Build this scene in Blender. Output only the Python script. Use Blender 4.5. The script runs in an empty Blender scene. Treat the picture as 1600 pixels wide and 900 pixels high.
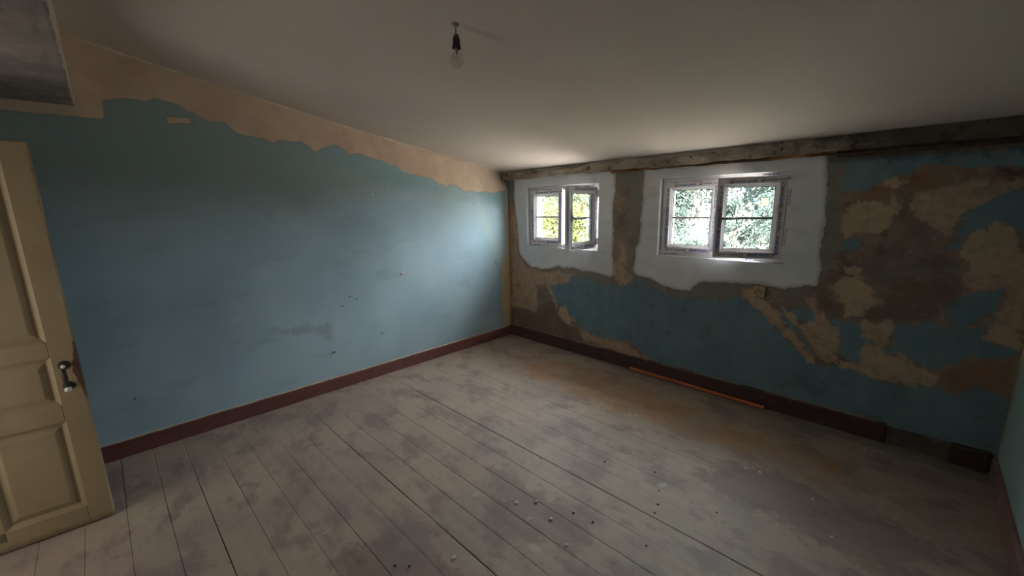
import bpy, bmesh, math, random
import numpy as np
from math import sin, cos, radians, pi
from mathutils import Vector, Matrix, noise

# ------------------------------------------------------------------ camera
random.seed(7)
scn = bpy.context.scene
COL = scn.collection
FPX = 631.87
YAW, PITCH, ROLL = radians(45.4266), radians(11.1929), radians(-1.0515)
CAM = np.array([3.3866, -3.3003, 1.5])
F_ = np.array([-sin(YAW)*cos(PITCH), cos(YAW)*cos(PITCH), -sin(PITCH)])
R0 = np.array([cos(YAW), sin(YAW), 0.0]); U0 = np.cross(R0, F_)
RX = cos(ROLL)*R0 + sin(ROLL)*U0; UY = -sin(ROLL)*R0 + cos(ROLL)*U0
cd = bpy.data.cameras.new('camera'); cam = bpy.data.objects.new('camera', cd); COL.objects.link(cam)
cd.sensor_width = 36; cd.lens = 36*FPX/1600; cd.clip_start = 0.02
cam.matrix_world = Matrix(((RX[0], UY[0], -F_[0], CAM[0]), (RX[1], UY[1], -F_[1], CAM[1]),
                           (RX[2], UY[2], -F_[2], CAM[2]), (0, 0, 0, 1)))
scn.camera = cam

# ------------------------------------------------------------------ light
SKY = 38.0
w = bpy.data.worlds.new('world'); scn.world = w; w.use_nodes = True
bg = w.node_tree.nodes['Background']
bg.inputs[0].default_value = (0.90, 0.94, 1.0, 1); bg.inputs[1].default_value = SKY
sd = bpy.data.lights.new('sun', 'SUN'); sun = bpy.data.objects.new('sun', sd); COL.objects.link(sun)
sd.energy = 330; sd.angle = radians(1.5); sd.color = (1.0, 0.94, 0.82)
sun.rotation_euler = Vector((-0.35, 0.6, -1.6)).to_track_quat('-Z', 'Y').to_euler()
def area(name, loc, d, sx, sy, power, color=(1, 1, 1), portal=False):
    l = bpy.data.lights.new(name, 'AREA'); o = bpy.data.objects.new(name, l); COL.objects.link(o)
    l.shape = 'RECTANGLE'; l.size = sx; l.size_y = sy; l.energy = power; l.color = color
    o.location = loc; o.rotation_euler = Vector(d).to_track_quat('-Z', 'Z').to_euler()
    if portal: l.cycles.is_portal = True
    return o
area('window_light_portal', (0.7525, 0.27, 1.3975), (0, -1, 0), 0.92, 0.63, 1, portal=True)
area('window_light_portal', (2.2675, 0.27, 1.3975), (0, -1, 0), 0.92, 0.63, 1, portal=True)
area('doorway_fill_lamp', (1.08, -4.50, 1.0), (0.1, 1, 0.05), 0.72, 1.7, 8, color=(1.0, 0.93, 0.85))  # invented lamp behind the doorway, added as fill for the room
scn.view_settings.view_transform = 'Standard'; scn.view_settings.look = 'None'
scn.view_settings.gamma = 1; scn.view_settings.use_curve_mapping = False
scn.view_settings.exposure = 0.22
scn.cycles.max_bounces = 12; scn.cycles.diffuse_bounces = 8; scn.cycles.transparent_max_bounces = 16
scn.cycles.sample_clamp_indirect = 6

# ------------------------------------------------------------------ survey helpers
def ray(x, y): return F_ + RX*(x-800)/FPX - UY*(y-450)/FPX
def on(x, y, P, N):
    d = ray(x, y); P = np.array(P, float); N = np.array(N, float)
    return CAM + d*((P-CAM)@N/(d@N))
def on_back(pts): return np.array([on(x, y, (0, 0, 0), (0, 1, 0))[[0, 2]] for x, y in pts])
def on_left(pts): return np.array([on(x, y, (0, 0, 0), (1, 0, 0))[[1, 2]] for x, y in pts])
def on_floor(pts): return np.array([on(x, y, (0, 0, 0), (0, 0, 1))[[0, 1]] for x, y in pts])

XR = 3.83; YB = -4.3
def ceil_z(y):
    t = -y
    return 1.895 + 0.13*t + 0.0125*t*t
YBEAM = -3.325; ZSOF = 2.094

# ------------------------------------------------------------------ node helpers
class M:
    def __init__(s, name, rough=0.8):
        s.m = bpy.data.materials.new(name); s.m.use_nodes = True
        s.t = s.m.node_tree; s.n = s.t.nodes; s.b = s.n['Principled BSDF']
        s.b.inputs['Roughness'].default_value = rough
        s.co = s.n.new('ShaderNodeTexCoord').outputs['Object']
    def L(s, a, i): s.t.links.new(a, i)
    def put(s, i, v):
        if isinstance(v, bpy.types.NodeSocket): s.L(v, i)
        elif isinstance(v, tuple): i.default_value = v if len(v) == 4 or i.type == 'VECTOR' else (*v, 1)
        else: i.default_value = v
    def math(s, op, a, b=0.0, c=0.0, clamp=False):
        n = s.n.new('ShaderNodeMath'); n.operation = op; n.use_clamp = clamp
        s.put(n.inputs[0], a); s.put(n.inputs[1], b); s.put(n.inputs[2], c)
        return n.outputs[0]
    def mapped(s, scale=(1, 1, 1), loc=(0, 0, 0), vec=None):
        n = s.n.new('ShaderNodeMapping'); s.L(vec or s.co, n.inputs[0])
        n.inputs['Scale'].default_value = scale; n.inputs['Location'].default_value = loc
        return n.outputs[0]
    def noise(s, scale, detail=4, rough=0.55, vec=None, dist=0.0, loc=None, st=None):
        n = s.n.new('ShaderNodeTexNoise'); v = vec or s.co
        if st or loc: v = s.mapped(st or (1, 1, 1), loc or (0, 0, 0), v)
        s.L(v, n.inputs['Vector'])
        n.inputs['Scale'].default_value = scale; n.inputs['Detail'].default_value = detail
        n.inputs['Roughness'].default_value = rough; n.inputs['Distortion'].default_value = dist
        return n.outputs['Fac']
    def step(s, v, a, b):
        n = s.n.new('ShaderNodeMapRange'); n.clamp = True; n.interpolation_type = 'SMOOTHSTEP'
        s.put(n.inputs[0], v); n.inputs[1].default_value = a; n.inputs[2].default_value = b
        return n.outputs[0]
    def mix(s, f, a, b):
        n = s.n.new('ShaderNodeMix'); n.data_type = 'RGBA'
        s.put(n.inputs[0], f); s.put(n.inputs[6], a); s.put(n.inputs[7], b)
        return n.outputs[2]
    def attr(s, name):
        n = s.n.new('ShaderNodeAttribute'); n.attribute_name = name
        return n.outputs['Fac']
    def bump(s, h, strength=0.3, dist=0.01):
        n = s.n.new('ShaderNodeBump'); n.inputs['Strength'].default_value = strength
        n.inputs['Distance'].default_value = dist; s.L(h, n.inputs['Height'])
        s.L(n.outputs[0], s.b.inputs['Normal'])
    def base(s, c): s.put(s.b.inputs['Base Color'], c); return s
    def rough(s, r): s.put(s.b.inputs['Roughness'], r); return s
def rgb(r, g, b):
    f = lambda c: ((c/255+0.055)/1.055)**2.4 if c > 10 else c/255/12.92
    return (f(r), f(g), f(b), 1)
def mottled(name, c1, c2, scale=6, rough=0.8, bump=0.0, detail=5, metal=0.0):
    m = M(name, rough); m.base(m.mix(m.step(m.noise(scale, detail), 0.35, 0.65), c1, c2))
    m.b.inputs['Metallic'].default_value = metal
    if bump: m.bump(m.noise(scale*4, 4), bump, 0.004)
    return m.m

# ------------------------------------------------------------------ mesh helpers
def setp(o, label=None, cat=None, group=None, kind=None):
    if label: o['label'] = label
    if cat: o['category'] = cat
    if group: o['group'] = group
    if kind: o['kind'] = kind
    return o
def link_mesh(name, me, mat=None, parent=None, smooth=False):
    o = bpy.data.objects.new(name, me); COL.objects.link(o)
    if mat is not None: me.materials.append(mat)
    if parent is not None: o.parent = parent
    if smooth:
        for p in me.polygons: p.use_smooth = True
    return o
def obj(name, bm, mat=None, parent=None, smooth=False):
    bmesh.ops.recalc_face_normals(bm, faces=bm.faces)
    me = bpy.data.meshes.new(name); bm.to_mesh(me); bm.free()
    return link_mesh(name, me, mat, parent, smooth)
def empty(name, loc=(0, 0, 0), rz=0.0):
    o = bpy.data.objects.new(name, None); COL.objects.link(o); o.location = loc; o.rotation_euler = (0, 0, rz)
    o.empty_display_size = 0.1
    return o
def box(bm, x0, x1, y0, y1, z0, z1, bev=0.0, seg=1):
    t = bmesh.new(); bmesh.ops.create_cube(t, size=1)
    for v in t.verts:
        v.co = Vector(((x0+x1)/2+v.co.x*(x1-x0), (y0+y1)/2+v.co.y*(y1-y0), (z0+z1)/2+v.co.z*(z1-z0)))
    if bev: bmesh.ops.bevel(t, geom=t.edges[:], offset=bev, segments=seg, affect='EDGES', profile=0.5)
    merge(bm, t)
def merge(bm, t, mat=None):
    me = bpy.data.meshes.new('tmp')
    if mat is not None: t.transform(mat)
    t.to_mesh(me); t.free(); bm.from_mesh(me); bpy.data.meshes.remove(me)
def lathe(bm, prof, seg=24, mat=None):
    t = bmesh.new(); rings = []
    for r, z in prof:
        if r < 1e-6: rings.append([t.verts.new((0, 0, z))])
        else: rings.append([t.verts.new((r*cos(2*pi*i/seg), r*sin(2*pi*i/seg), z)) for i in range(seg)])
    for a, b in zip(rings, rings[1:]):
        for i in range(seg):
            j = (i+1) % seg
            if len(a) == 1 and len(b) == 1: continue
            if len(a) == 1: t.faces.new((a[0], b[i], b[j]))
            elif len(b) == 1: t.faces.new((a[i], a[j], b[0]))
            else: t.faces.new((a[i], a[j], b[j], b[i]))
    merge(bm, t, mat)
def tube(bm, pts, r, seg=10):
    pts = [Vector(p) for p in pts]; rings = []
    rr = r if isinstance(r, (list, tuple)) else [r]*len(pts)
    up = Vector((0, 0, 1)); d0 = (pts[1]-pts[0]).normalized()
    if abs(d0.dot(up)) > 0.95: up = Vector((1, 0, 0))
    for i, p in enumerate(pts):
        d = (pts[min(i+1, len(pts)-1)]-pts[max(i-1, 0)]).normalized()
        a = d.cross(up).normalized(); b = a.cross(d).normalized()
        rings.append([bm.verts.new(p+(a*cos(2*pi*k/seg)+b*sin(2*pi*k/seg))*rr[i]) for k in range(seg)])
    for A, B in zip(rings, rings[1:]):
        for k in range(seg): bm.faces.new((A[k], A[(k+1) % seg], B[(k+1) % seg], B[k]))
    bm.faces.new(rings[0][::-1]); bm.faces.new(rings[-1])

def sdf(P, polys):
    """signed distance (negative inside) of points P (n,2) to a union of polygons"""
    best = np.full(len(P), 1e3)
    for poly in polys:
        poly = np.array(poly, float); n = len(poly)
        d = np.full(len(P), 1e3); ins = np.zeros(len(P), bool)
        for i in range(n):
            a = poly[i]; b = poly[(i+1) % n]; e = b-a
            wv = P-a; t = np.clip((wv@e)/max(e@e, 1e-12), 0, 1)
            d = np.minimum(d, np.hypot(*(wv-t[:, None]*e).T))
            c = ((a[1] > P[:, 1]) != (b[1] > P[:, 1]))
            with np.errstate(divide='ignore', invalid='ignore'):
                xi = a[0]+(P[:, 1]-a[1])*(b[0]-a[0])/(b[1]-a[1] if b[1] != a[1] else 1e-12)
            ins ^= c & (P[:, 0] < xi)
        best = np.minimum(best, np.where(ins, -d, d))
    return best
def add_attr(me, name, vals):
    a = me.attributes.new(name, 'FLOAT', 'POINT'); a.data.foreach_set('value', np.asarray(vals, dtype=np.float32))

# ================================================================== SETTING
# ------------------------------------------------------------------ traced paint layers of the window wall
W = {}
W['white'] = [
 [(803,276),(803,300),(804,319),(808,353),(811,395),(818,405),(825,413),(832,418),(839,418),(848,421),(856,421),(864,418),(873,416),(880,419),(887,418),(895,419),(901,421),(912,423),(925,425),(940,429),(953,432),(959,429),(957,400),(958,353),(958,320),(962,300),(961,262),(880,270)],
 [(1012,258),(1007,268),(1005,280),(1004,313),(1001,338),(999,377),(993,387),(991,405),(990,423),(996,431),(1008,434),(1018,436),(1026,442),(1036,447),(1053,452),(1078,455),(1086,446),(1099,440),(1118,441),(1139,441),(1160,443),(1176,443),(1190,444),(1205,448),(1215,450),(1223,452),(1232,450),(1245,449),(1258,446),(1270,448),(1279,447),(1281,434),(1284,420),(1281,400),(1284,380),(1286,360),(1290,345),(1291,330),(1293,295),(1293,262),(1290,238),(1150,247)]]
W['grey'] = [
 [(1284,236),(1300,241),(1318,250),(1318,280),(1316,300),(1312,320),(1318,345),(1312,370),(1306,395),(1298,410),(1290,432),(1282,440),(1262,425),(1258,380)],
 [(990,425),(1010,432),(1040,452),(1078,460),(1088,447),(1100,437),(1140,438),(1178,440),(1178,450),(1160,452),(1140,464),(1110,468),(1090,466),(1060,463),(1030,455),(1010,447),(995,440)],
 [(1190,442),(1225,449),(1262,440),(1275,448),(1262,462),(1235,470),(1215,465),(1200,456)],
 [(855,417),(885,415),(925,422),(955,430),(953,444),(930,440),(905,431),(880,424),(862,424)],
 [(960,262),(1010,257),(1004,268),(1002,300),(1000,345),(996,385),(990,390),(990,430),(996,440),(984,432),(975,400),(985,300),(965,290)]]
W['blue'] = [
 [(859,448),(868,445),(876,444),(887,443),(889,436),(891,431),(896,429),(904,431),(922,438),(944,442),(958,445),(970,446),(980,446),(986,438),(993,433),(1007,436),(1016,444),(1031,453),(1047,457),(1060,462),(1078,463),(1090,467),(1110,468),(1146,467),(1159,463),(1168,473),(1176,477),(1183,482),(1187,488),(1192,493),(1197,500),(1203,504),(1208,511),(1217,516),(1225,523),(1232,531),(1238,538),(1243,544),(1250,553),(1257,560),(1264,566),(1272,569),(1286,571),(1300,570),(1312,573),(1329,577),(1354,586),(1371,595),(1390,598),(1416,603),(1440,603),(1466,607),(1491,615),(1510,611),(1527,608),(1549,612),(1571,622),(1580,640),(1560,760),(1541,740),(1384,690),(1240,650),(1120,620),(1030,580),(1016,560),(1009,556),(1003,551),(996,547),(984,536),(974,534),(964,531),(944,527),(932,525),(924,521),(915,515),(907,513),(896,503),(890,497),(884,491),(882,482),(876,481),(871,480),(869,473),(866,467),(863,457)],
 [(1320,249),(1352,246),(1393,245),(1432,241),(1471,239),(1510,237),(1600,228),(1640,226),(1640,262),(1600,262),(1577,259),(1549,261),(1516,259),(1496,253),(1482,260),(1454,253),(1438,262),(1416,270),(1399,273),(1371,278),(1358,288),(1348,297),(1330,300),(1318,298),(1315,290),(1316,276)],
 [(1620,286),(1600,292),(1574,301),(1554,309),(1538,320),(1510,331),(1500,342),(1496,352),(1491,370),(1482,387),(1490,391),(1504,389),(1508,375),(1513,364),(1520,360),(1527,359),(1532,365),(1538,366),(1545,355),(1554,348),(1566,352),(1577,352),(1593,362),(1597,387),(1620,410)],
 [(1471,486),(1488,472),(1505,466),(1527,456),(1550,455),(1571,450),(1566,468),(1563,483),(1543,492),(1538,508),(1502,508),(1482,497)],
 [(1396,506),(1420,508),(1454,506),(1470,512),(1502,511),(1543,517),(1538,533),(1560,539),(1582,544),(1584,556),(1566,564),(1532,556),(1507,553),(1496,569),(1466,575),(1432,569),(1420,560),(1410,550),(1400,540),(1391,531)],
 [(1293,494),(1305,500),(1318,503),(1332,496),(1343,506),(1350,513),(1357,522),(1366,536),(1349,542),(1346,555),(1343,567),(1332,563),(1321,564),(1311,556),(1313,536),(1314,511),(1299,507)],
 [(1304,450),(1312,447),(1321,450),(1324,467),(1315,469),(1307,466)],
 [(1338,453),(1352,454),(1349,466),(1335,467)],
 [(1382,550),(1388,546),(1396,542),(1399,553),(1391,557)],
 [(1228,484),(1246,483),(1266,483),(1270,496),(1257,504),(1241,498)],
 [(1212,484),(1228,496),(1239,507),(1254,526),(1266,545),(1250,532),(1235,515),(1218,496)],
 [(1316,376),(1341,373),(1341,389),(1318,389)],
 [(795,279),(803,281),(803,305),(799,318),(795,316)],
 [(974,276),(998,274),(997,281),(977,283)],
 [(1040,700),(1100,560),(1120,560)]]
W['blue'] = W['blue'][:-1]
W['cream'] = [
 [(1338,303),(1336,312),(1329,320),(1314,337),(1310,350),(1311,364),(1318,374),(1335,366),(1360,363),(1389,362),(1392,348),(1396,337),(1404,335),(1410,326),(1404,312),(1399,306),(1391,304),(1388,318),(1360,315),(1345,314)],
 [(850,443),(859,447),(864,462),(871,479),(884,481),(888,492),(896,501),(888,509),(880,502),(873,490),(866,475),(858,455)],
 [(858,424),(873,421),(887,422),(900,421),(904,428),(890,432),(888,440),(876,443),(862,446),(852,441),(862,434),(848,430)],
 [(1154,449),(1174,449),(1183,464),(1206,478),(1214,489),(1228,509),(1241,520),(1252,536),(1263,553),(1272,568),(1262,565),(1257,559),(1243,544),(1232,531),(1217,516),(1203,504),(1192,493),(1183,482),(1168,473),(1160,464)],
 [(1223,482),(1229,490),(1237,486),(1241,493),(1246,507),(1240,508),(1230,497)],
 [(1388,284),(1400,280),(1416,286),(1412,298),(1402,293),(1394,296)],
 [(1302,451),(1306,440),(1318,433),(1343,436),(1363,453),(1367,463),(1379,472),(1378,478),(1365,478),(1354,483),(1346,493),(1332,497),(1318,497),(1321,490),(1324,478),(1308,470)],
 [(1313,556),(1316,564),(1330,570),(1343,572),(1345,560),(1349,544),(1357,540),(1371,539),(1378,548),(1382,556),(1395,553),(1404,553),(1415,560),(1427,569),(1440,577),(1454,583),(1463,590),(1466,596),(1450,603),(1416,603),(1390,598),(1371,594),(1354,585),(1329,576),(1313,573)],
 [(1343,501),(1370,503),(1393,503),(1396,517),(1390,527),(1385,533),(1370,535),(1360,533),(1350,526),(1346,514)],
 [(1513,366),(1527,361),(1538,369),(1554,350),(1577,354),(1593,364),(1597,392),(1600,410),(1580,425),(1556,433),(1540,440),(1524,430),(1516,412),(1500,400),(1504,388)],
 [(1320,421),(1330,418),(1344,421),(1340,426),(1325,427)],
 [(1538,529),(1541,511),(1560,505),(1590,500),(1592,520),(1588,540),(1554,534)]]
W['tan'] = [
 [(795,325),(803,322),(808,360),(811,400),(824,418),(845,424),(870,424),(862,436),(850,442),(838,446),(840,470),(838,488),(826,484),(812,481),(795,478)],
 [(905,514),(925,522),(950,531),(985,538),(998,550),(1014,562),(1000,560),(985,555),(960,548),(940,543),(922,538),(910,532)],
 [(1427,303),(1445,299),(1460,298),(1478,290),(1496,287),(1524,278),(1563,277),(1600,274),(1620,276),(1620,290),(1574,301),(1554,309),(1538,320),(1510,330),(1496,346),(1491,370),(1471,372),(1466,355),(1455,348),(1432,342),(1424,325)],
 [(1226,489),(1241,493),(1246,507),(1263,506),(1268,484),(1257,464),(1274,462),(1285,482),(1300,508),(1314,511),(1314,533),(1310,556),(1312,573),(1290,568),(1275,545),(1258,525),(1239,505)],
 [(1513,425),(1560,430),(1600,405),(1640,400),(1640,560),(1600,511),(1588,545),(1556,538),(1541,528),(1541,508),(1546,494),(1563,485),(1571,452),(1527,458),(1500,462)],
 [(962,436),(958,428),(966,400),(972,380),(984,378),(990,390),(988,428),(994,438),(985,446),(966,446)]]
W['rust'] = [
 [(1318,303),(1338,303),(1354,292),(1379,281),(1416,270),(1454,259),(1477,264),(1471,290),(1454,298),(1430,300),(1416,298),(1404,303),(1385,309),(1371,321),(1352,314),(1335,316),(1321,312)],
 [(1500,262),(1549,263),(1600,264),(1640,264),(1640,276),(1600,275),(1563,279),(1524,279),(1499,274)],
 [(1549,592),(1577,600),(1571,620),(1554,614)],
 [(962,284),(1003,284),(1001,296),(990,290),(975,299),(964,298)],
 [(794,285),(803,284),(803,300),(800,340),(801,420),(799,520),(794,520)],
 [(1000,256),(1290,232),(1400,226),(1600,208),(1640,204),(1640,222),(1600,225),(1430,240),(1350,244),(1300,246),(1290,240),(1020,262)],
 [(1466,596),(1454,583),(1470,577),(1500,575),(1515,560),(1545,562),(1570,568),(1590,565),(1578,600),(1560,612),(1530,606),(1491,612)]]
W['dark_tone'] = [  # darker band under the rail at the right, plus a small patch below
 [(1290,222),(1400,215),(1640,190),(1640,238),(1600,236),(1500,240),(1430,247),(1350,250),(1300,250)],
 [(1560,265),(1640,262),(1640,284),(1590,282)]]
W['brown'] = [
 [(795,480),(820,484),(838,490),(848,474),(862,470),(872,492),(890,508),(905,516),(912,532),(940,545),(985,558),(1020,585),(930,560),(795,520)],
 [(1372,460),(1400,440),(1420,436),(1480,440),(1520,452),(1486,470),(1465,492),(1430,503),(1395,504),(1345,500),(1352,484),(1380,476)],
 [(1308,398),(1330,392),(1326,430),(1312,432)],[(1440,395),(1480,400),(1500,412),(1465,425),(1430,418)],
 [(1274,470),(1290,460),(1302,472),(1320,482),(1318,497),(1300,492),(1278,484)],
 [(1340,385),(1348,378),(1356,390),(1350,400),(1341,398)],[(1366,374),(1385,376),(1380,392),(1368,396)]]

def layered_wall_material():
    m = M('old_plaster_and_paint', 0.88)
    nb = m.noise(3.2, 6, 0.6); nf = m.noise(22, 5, 0.65); ns = m.noise(9, 5, 0.62, loc=(3, 1, 7))
    warp = m.math('ADD', m.math('MULTIPLY', m.math('SUBTRACT', nf, 0.5), 0.085),
                  m.math('MULTIPLY', m.math('SUBTRACT', ns, 0.5), 0.16))
    wfine = m.math('MULTIPLY', m.math('SUBTRACT', m.noise(70, 4, 0.7), 0.5), 0.03)
    def mask(a, soft=0.004, k=1.0, off=0.0):
        v = m.math('ADD', m.attr(a), m.math('MULTIPLY', warp, k)); v = m.math('ADD', v, wfine)
        return m.math('SUBTRACT', 1.0, m.step(v, off-soft, off+soft))
    base = m.mix(m.step(nb, 0.35, 0.65), rgb(116, 98, 86), rgb(142, 122, 106))
    base = m.mix(m.step(ns, 0.5, 0.72), base, rgb(128, 126, 112))
    base = m.mix(m.math('MULTIPLY', m.step(m.noise(7, 4, loc=(9, 2, 4)), 0.55, 0.7), 0.6), base, rgb(88, 78, 72))
    base = m.mix(m.math('MULTIPLY', m.step(m.noise(4.5, 7, 0.68, dist=0.6, loc=(2, 9, 9)), 0.48, 0.60), 0.7), base, rgb(122, 104, 98))
    base = m.mix(m.math('MULTIPLY', m.step(m.noise(6.5, 7, 0.7, dist=0.8, loc=(12, 9, 9)), 0.54, 0.62), 0.7), base, rgb(152, 138, 118))
    base = m.mix(m.math('MULTIPLY', m.step(m.noise(5.5, 7, 0.7, dist=0.5, loc=(22, 9, 9)), 0.58, 0.66), 0.6), base, rgb(92, 112, 114))
    tan = m.mix(m.step(nf, 0.35, 0.65), rgb(160, 134, 112), rgb(178, 154, 130))
    c = m.mix(mask('tan', 0.012), base, tan)
    c = m.mix(m.math('MULTIPLY', mask('brown', 0.03), 0.8), c, m.mix(nf, rgb(98, 80, 68), rgb(120, 98, 82)))
    rust = m.mix(m.step(nf, 0.3, 0.7), rgb(140, 88, 52), rgb(132, 108, 80))
    c = m.mix(m.math('MULTIPLY', mask('rust', 0.035), 0.65), c, rust)
    streak = m.noise(14, 4, st=(1, 1, 0.12))
    blue = m.mix(m.step(nb, 0.3, 0.7), rgb(94, 119, 131), rgb(108, 132, 142))
    blue = m.mix(m.math('MULTIPLY', m.step(streak, 0.45, 0.7), 0.55), blue, rgb(112, 138, 142))
    # the paint film is worn through in small spots
    worn = m.step(m.noise(11, 6, 0.7, loc=(5, 5, 5)), 0.60, 0.66)
    bl = mask('blue', 0.004)
    fade = m.math('MULTIPLY', m.math('SUBTRACT', 1.0, m.step(m.math('MULTIPLY', m.attr('blue'), -1.0), 0.02, 0.10)), worn)
    c = m.mix(m.math('MULTIPLY', bl, m.math('SUBTRACT', 1.0, m.math('MULTIPLY', fade, 0.75))), c, blue)
    cream = m.mix(nf, rgb(166, 143, 118), rgb(184, 162, 136))
    c = m.mix(m.math('MULTIPLY', mask('cream', 0.010, 0.9), m.step(m.noise(10, 6, .7, loc=(5, 1, 1)), 0.22, 0.5)), c, cream)
    grey = m.mix(nf, rgb(112, 110, 102), rgb(138, 136, 128))
    c = m.mix(m.math('MULTIPLY', mask('grey', 0.02, 1.4), 0.85), c, grey)
    tone = m.noise(6, 6, 0.65, loc=(7, 7, 7))
    c = m.mix(m.math('MULTIPLY', m.step(tone, 0.5, 0.7), 0.45), c, rgb(88, 80, 74))
    c = m.mix(m.math('MULTIPLY', m.step(m.noise(8, 6, 0.7, loc=(1, 3, 9)), 0.54, 0.72), 0.4), c, rgb(158, 146, 124))
    white = m.mix(m.step(nb, 0.3, 0.7), rgb(208, 211, 212), rgb(220, 223, 224))
    white = m.mix(m.math('MULTIPLY', m.step(m.noise(5, 6, .65, st=(1, 1, 2.2), loc=(8, 2, 1)), .5, .7), .35), white, rgb(172, 172, 168))
    white = m.mix(m.math('MULTIPLY', m.step(m.attr('white'), -0.035, 0.0), 0.55), white, rgb(150, 148, 142))
    wm = mask('white', 0.004, 0.30)
    c = m.mix(wm, c, white)
    c = m.mix(m.math('MULTIPLY', m.math('MULTIPLY', mask('dark_tone', 0.03, 1.3), m.math('SUBTRACT', 1.0, wm)), 0.6), c, rgb(58, 48, 40))
    # small pits and dirt
    pit = m.step(m.noise(34, 5, 0.7, loc=(1, 8, 2)), 0.64, 0.72)
    c = m.mix(m.math('MULTIPLY', m.math('MULTIPLY', pit, m.math('SUBTRACT', 1.0, wm)), 0.55), c, rgb(66, 58, 52))
    m.base(c)
    h = m.math('ADD', m.math('MULTIPLY', m.attr('relief'), 1.0), 0.0)
    h = m.math('ADD', m.math('MULTIPLY', bl, 0.25), m.math('MULTIPLY', mask('cream', 0.004, 0.8), 0.3))
    h = m.math('ADD', h, m.math('MULTIPLY', wm, 0.7))
    rough_h = m.math('MULTIPLY', m.noise(35, 5, 0.7), m.math('SUBTRACT', 1.0, m.math('MULTIPLY', wm, 0.8)))
    m.bump(m.math('ADD', h, m.math('MULTIPLY', rough_h, 0.5)), 0.6, 0.006)
    return m.m

# ------------------------------------------------------------------ window wall with two openings
WZ0, WZ1 = 1.083, 1.712
WINS = [(0.293, 1.214), (1.807, 2.728)]
def grid_lines(a, b, step, extra):
    v = list(np.arange(a, b, step)) + [b] + list(extra); v = sorted(v); out = [v[0]]
    for q in v[1:]:
        if q-out[-1] < step*0.35:
            if any(abs(q-e) < 1e-9 for e in extra): out[-1] = q
        else: out.append(q)
    return out
def build_window_wall():
    xs = grid_lines(-0.12, XR+0.02, 0.0125, [a for w_ in WINS for a in w_]); zs = grid_lines(-0.05, 1.93, 0.0125, [WZ0, WZ1])
    nx, nz = len(xs), len(zs)
    V = [(x, 0.0, z) for z in zs for x in xs]
    hole = lambda x, z: WZ0-1e-6 < z < WZ1+1e-6 and any(a-1e-6 < x < b+1e-6 for a, b in WINS)
    Fc = []
    for j in range(nz-1):
        for i in range(nx-1):
            if hole((xs[i]+xs[i+1])/2, (zs[j]+zs[j+1])/2): continue
            k = j*nx+i; Fc.append((k, k+1, k+nx+1, k+nx))
    nfront = len(V)
    def quad(*p):
        b = len(V); V.extend(p); Fc.append((b, b+1, b+2, b+3))
    D = 0.25
    for a, b in WINS:
        quad((a, 0, WZ0), (b, 0, WZ0), (b, D, WZ0-.01), (a, D, WZ0-.01))
        quad((a, 0, WZ1), (a, D, WZ1), (b, D, WZ1), (b, 0, WZ1))
        quad((a, 0, WZ0), (a, D, WZ0), (a, D, WZ1), (a, 0, WZ1))
        quad((b, 0, WZ0), (b, 0, WZ1), (b, D, WZ1), (b, D, WZ0))
    # outer face
    xo = [-0.5, WINS[0][0], WINS[0][1], WINS[1][0], WINS[1][1], XR+0.4]; zo = [-3.0, WZ0-.01, WZ1, 2.2]
    for i in range(5):
        for j in range(3):
            if j == 1 and i in (1, 3): continue
            quad((xo[i], D, zo[j]), (xo[i], D, zo[j+1]), (xo[i+1], D, zo[j+1]), (xo[i+1], D, zo[j]))
    # end and top closures between the faces
    quad((-0.5, D, -3), (-0.12, 0, -3), (-0.12, 0, 2.2), (-0.5, D, 2.2))
    quad((XR+0.4, D, -3), (XR+0.4, D, 2.2), (XR+0.02, 0, 2.2), (XR+0.02, 0, -3))
    quad((-0.5, D, 2.2), (-0.12, 0, 1.93), (XR+0.02, 0, 1.93), (XR+0.4, D, 2.2))
    me = bpy.data.meshes.new('wall_back'); me.from_pydata(V, [], Fc); me.update()
    P = np.array([(v[0], v[2]) for v in V])
    for k, polys in W.items():
        d = sdf(P[:nfront], [on_back(p) for p in polys])
        add_attr(me, k, np.concatenate([d, np.full(len(V)-nfront, -1.0 if k == 'white' else 1.0)]))
    # uneven plaster: gentle real relief of the old wall
    co = np.array(V); wsd = sdf(P[:nfront], [on_back(p) for p in W['white']])
    for i in range(nfront):
        x, z = P[i]
        e = min(max(wsd[i]+0.02, 0)/0.1, 1.0)
        inw = any(a-.02 < x < b+.02 for a, b in WINS) and WZ0-.02 < z < WZ1+.02
        if not inw:
            co[i][1] = 0.012*e*(noise.noise(Vector((x*2.3, z*2.3, 4)))+0.5*noise.noise(Vector((x*7, z*7, 1))))+0.004*e
    me.vertices.foreach_set('co', co.ravel())
    o = link_mesh('wall_back', me, layered_wall_material()); o['kind'] = 'structure'
build_window_wall()

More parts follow.
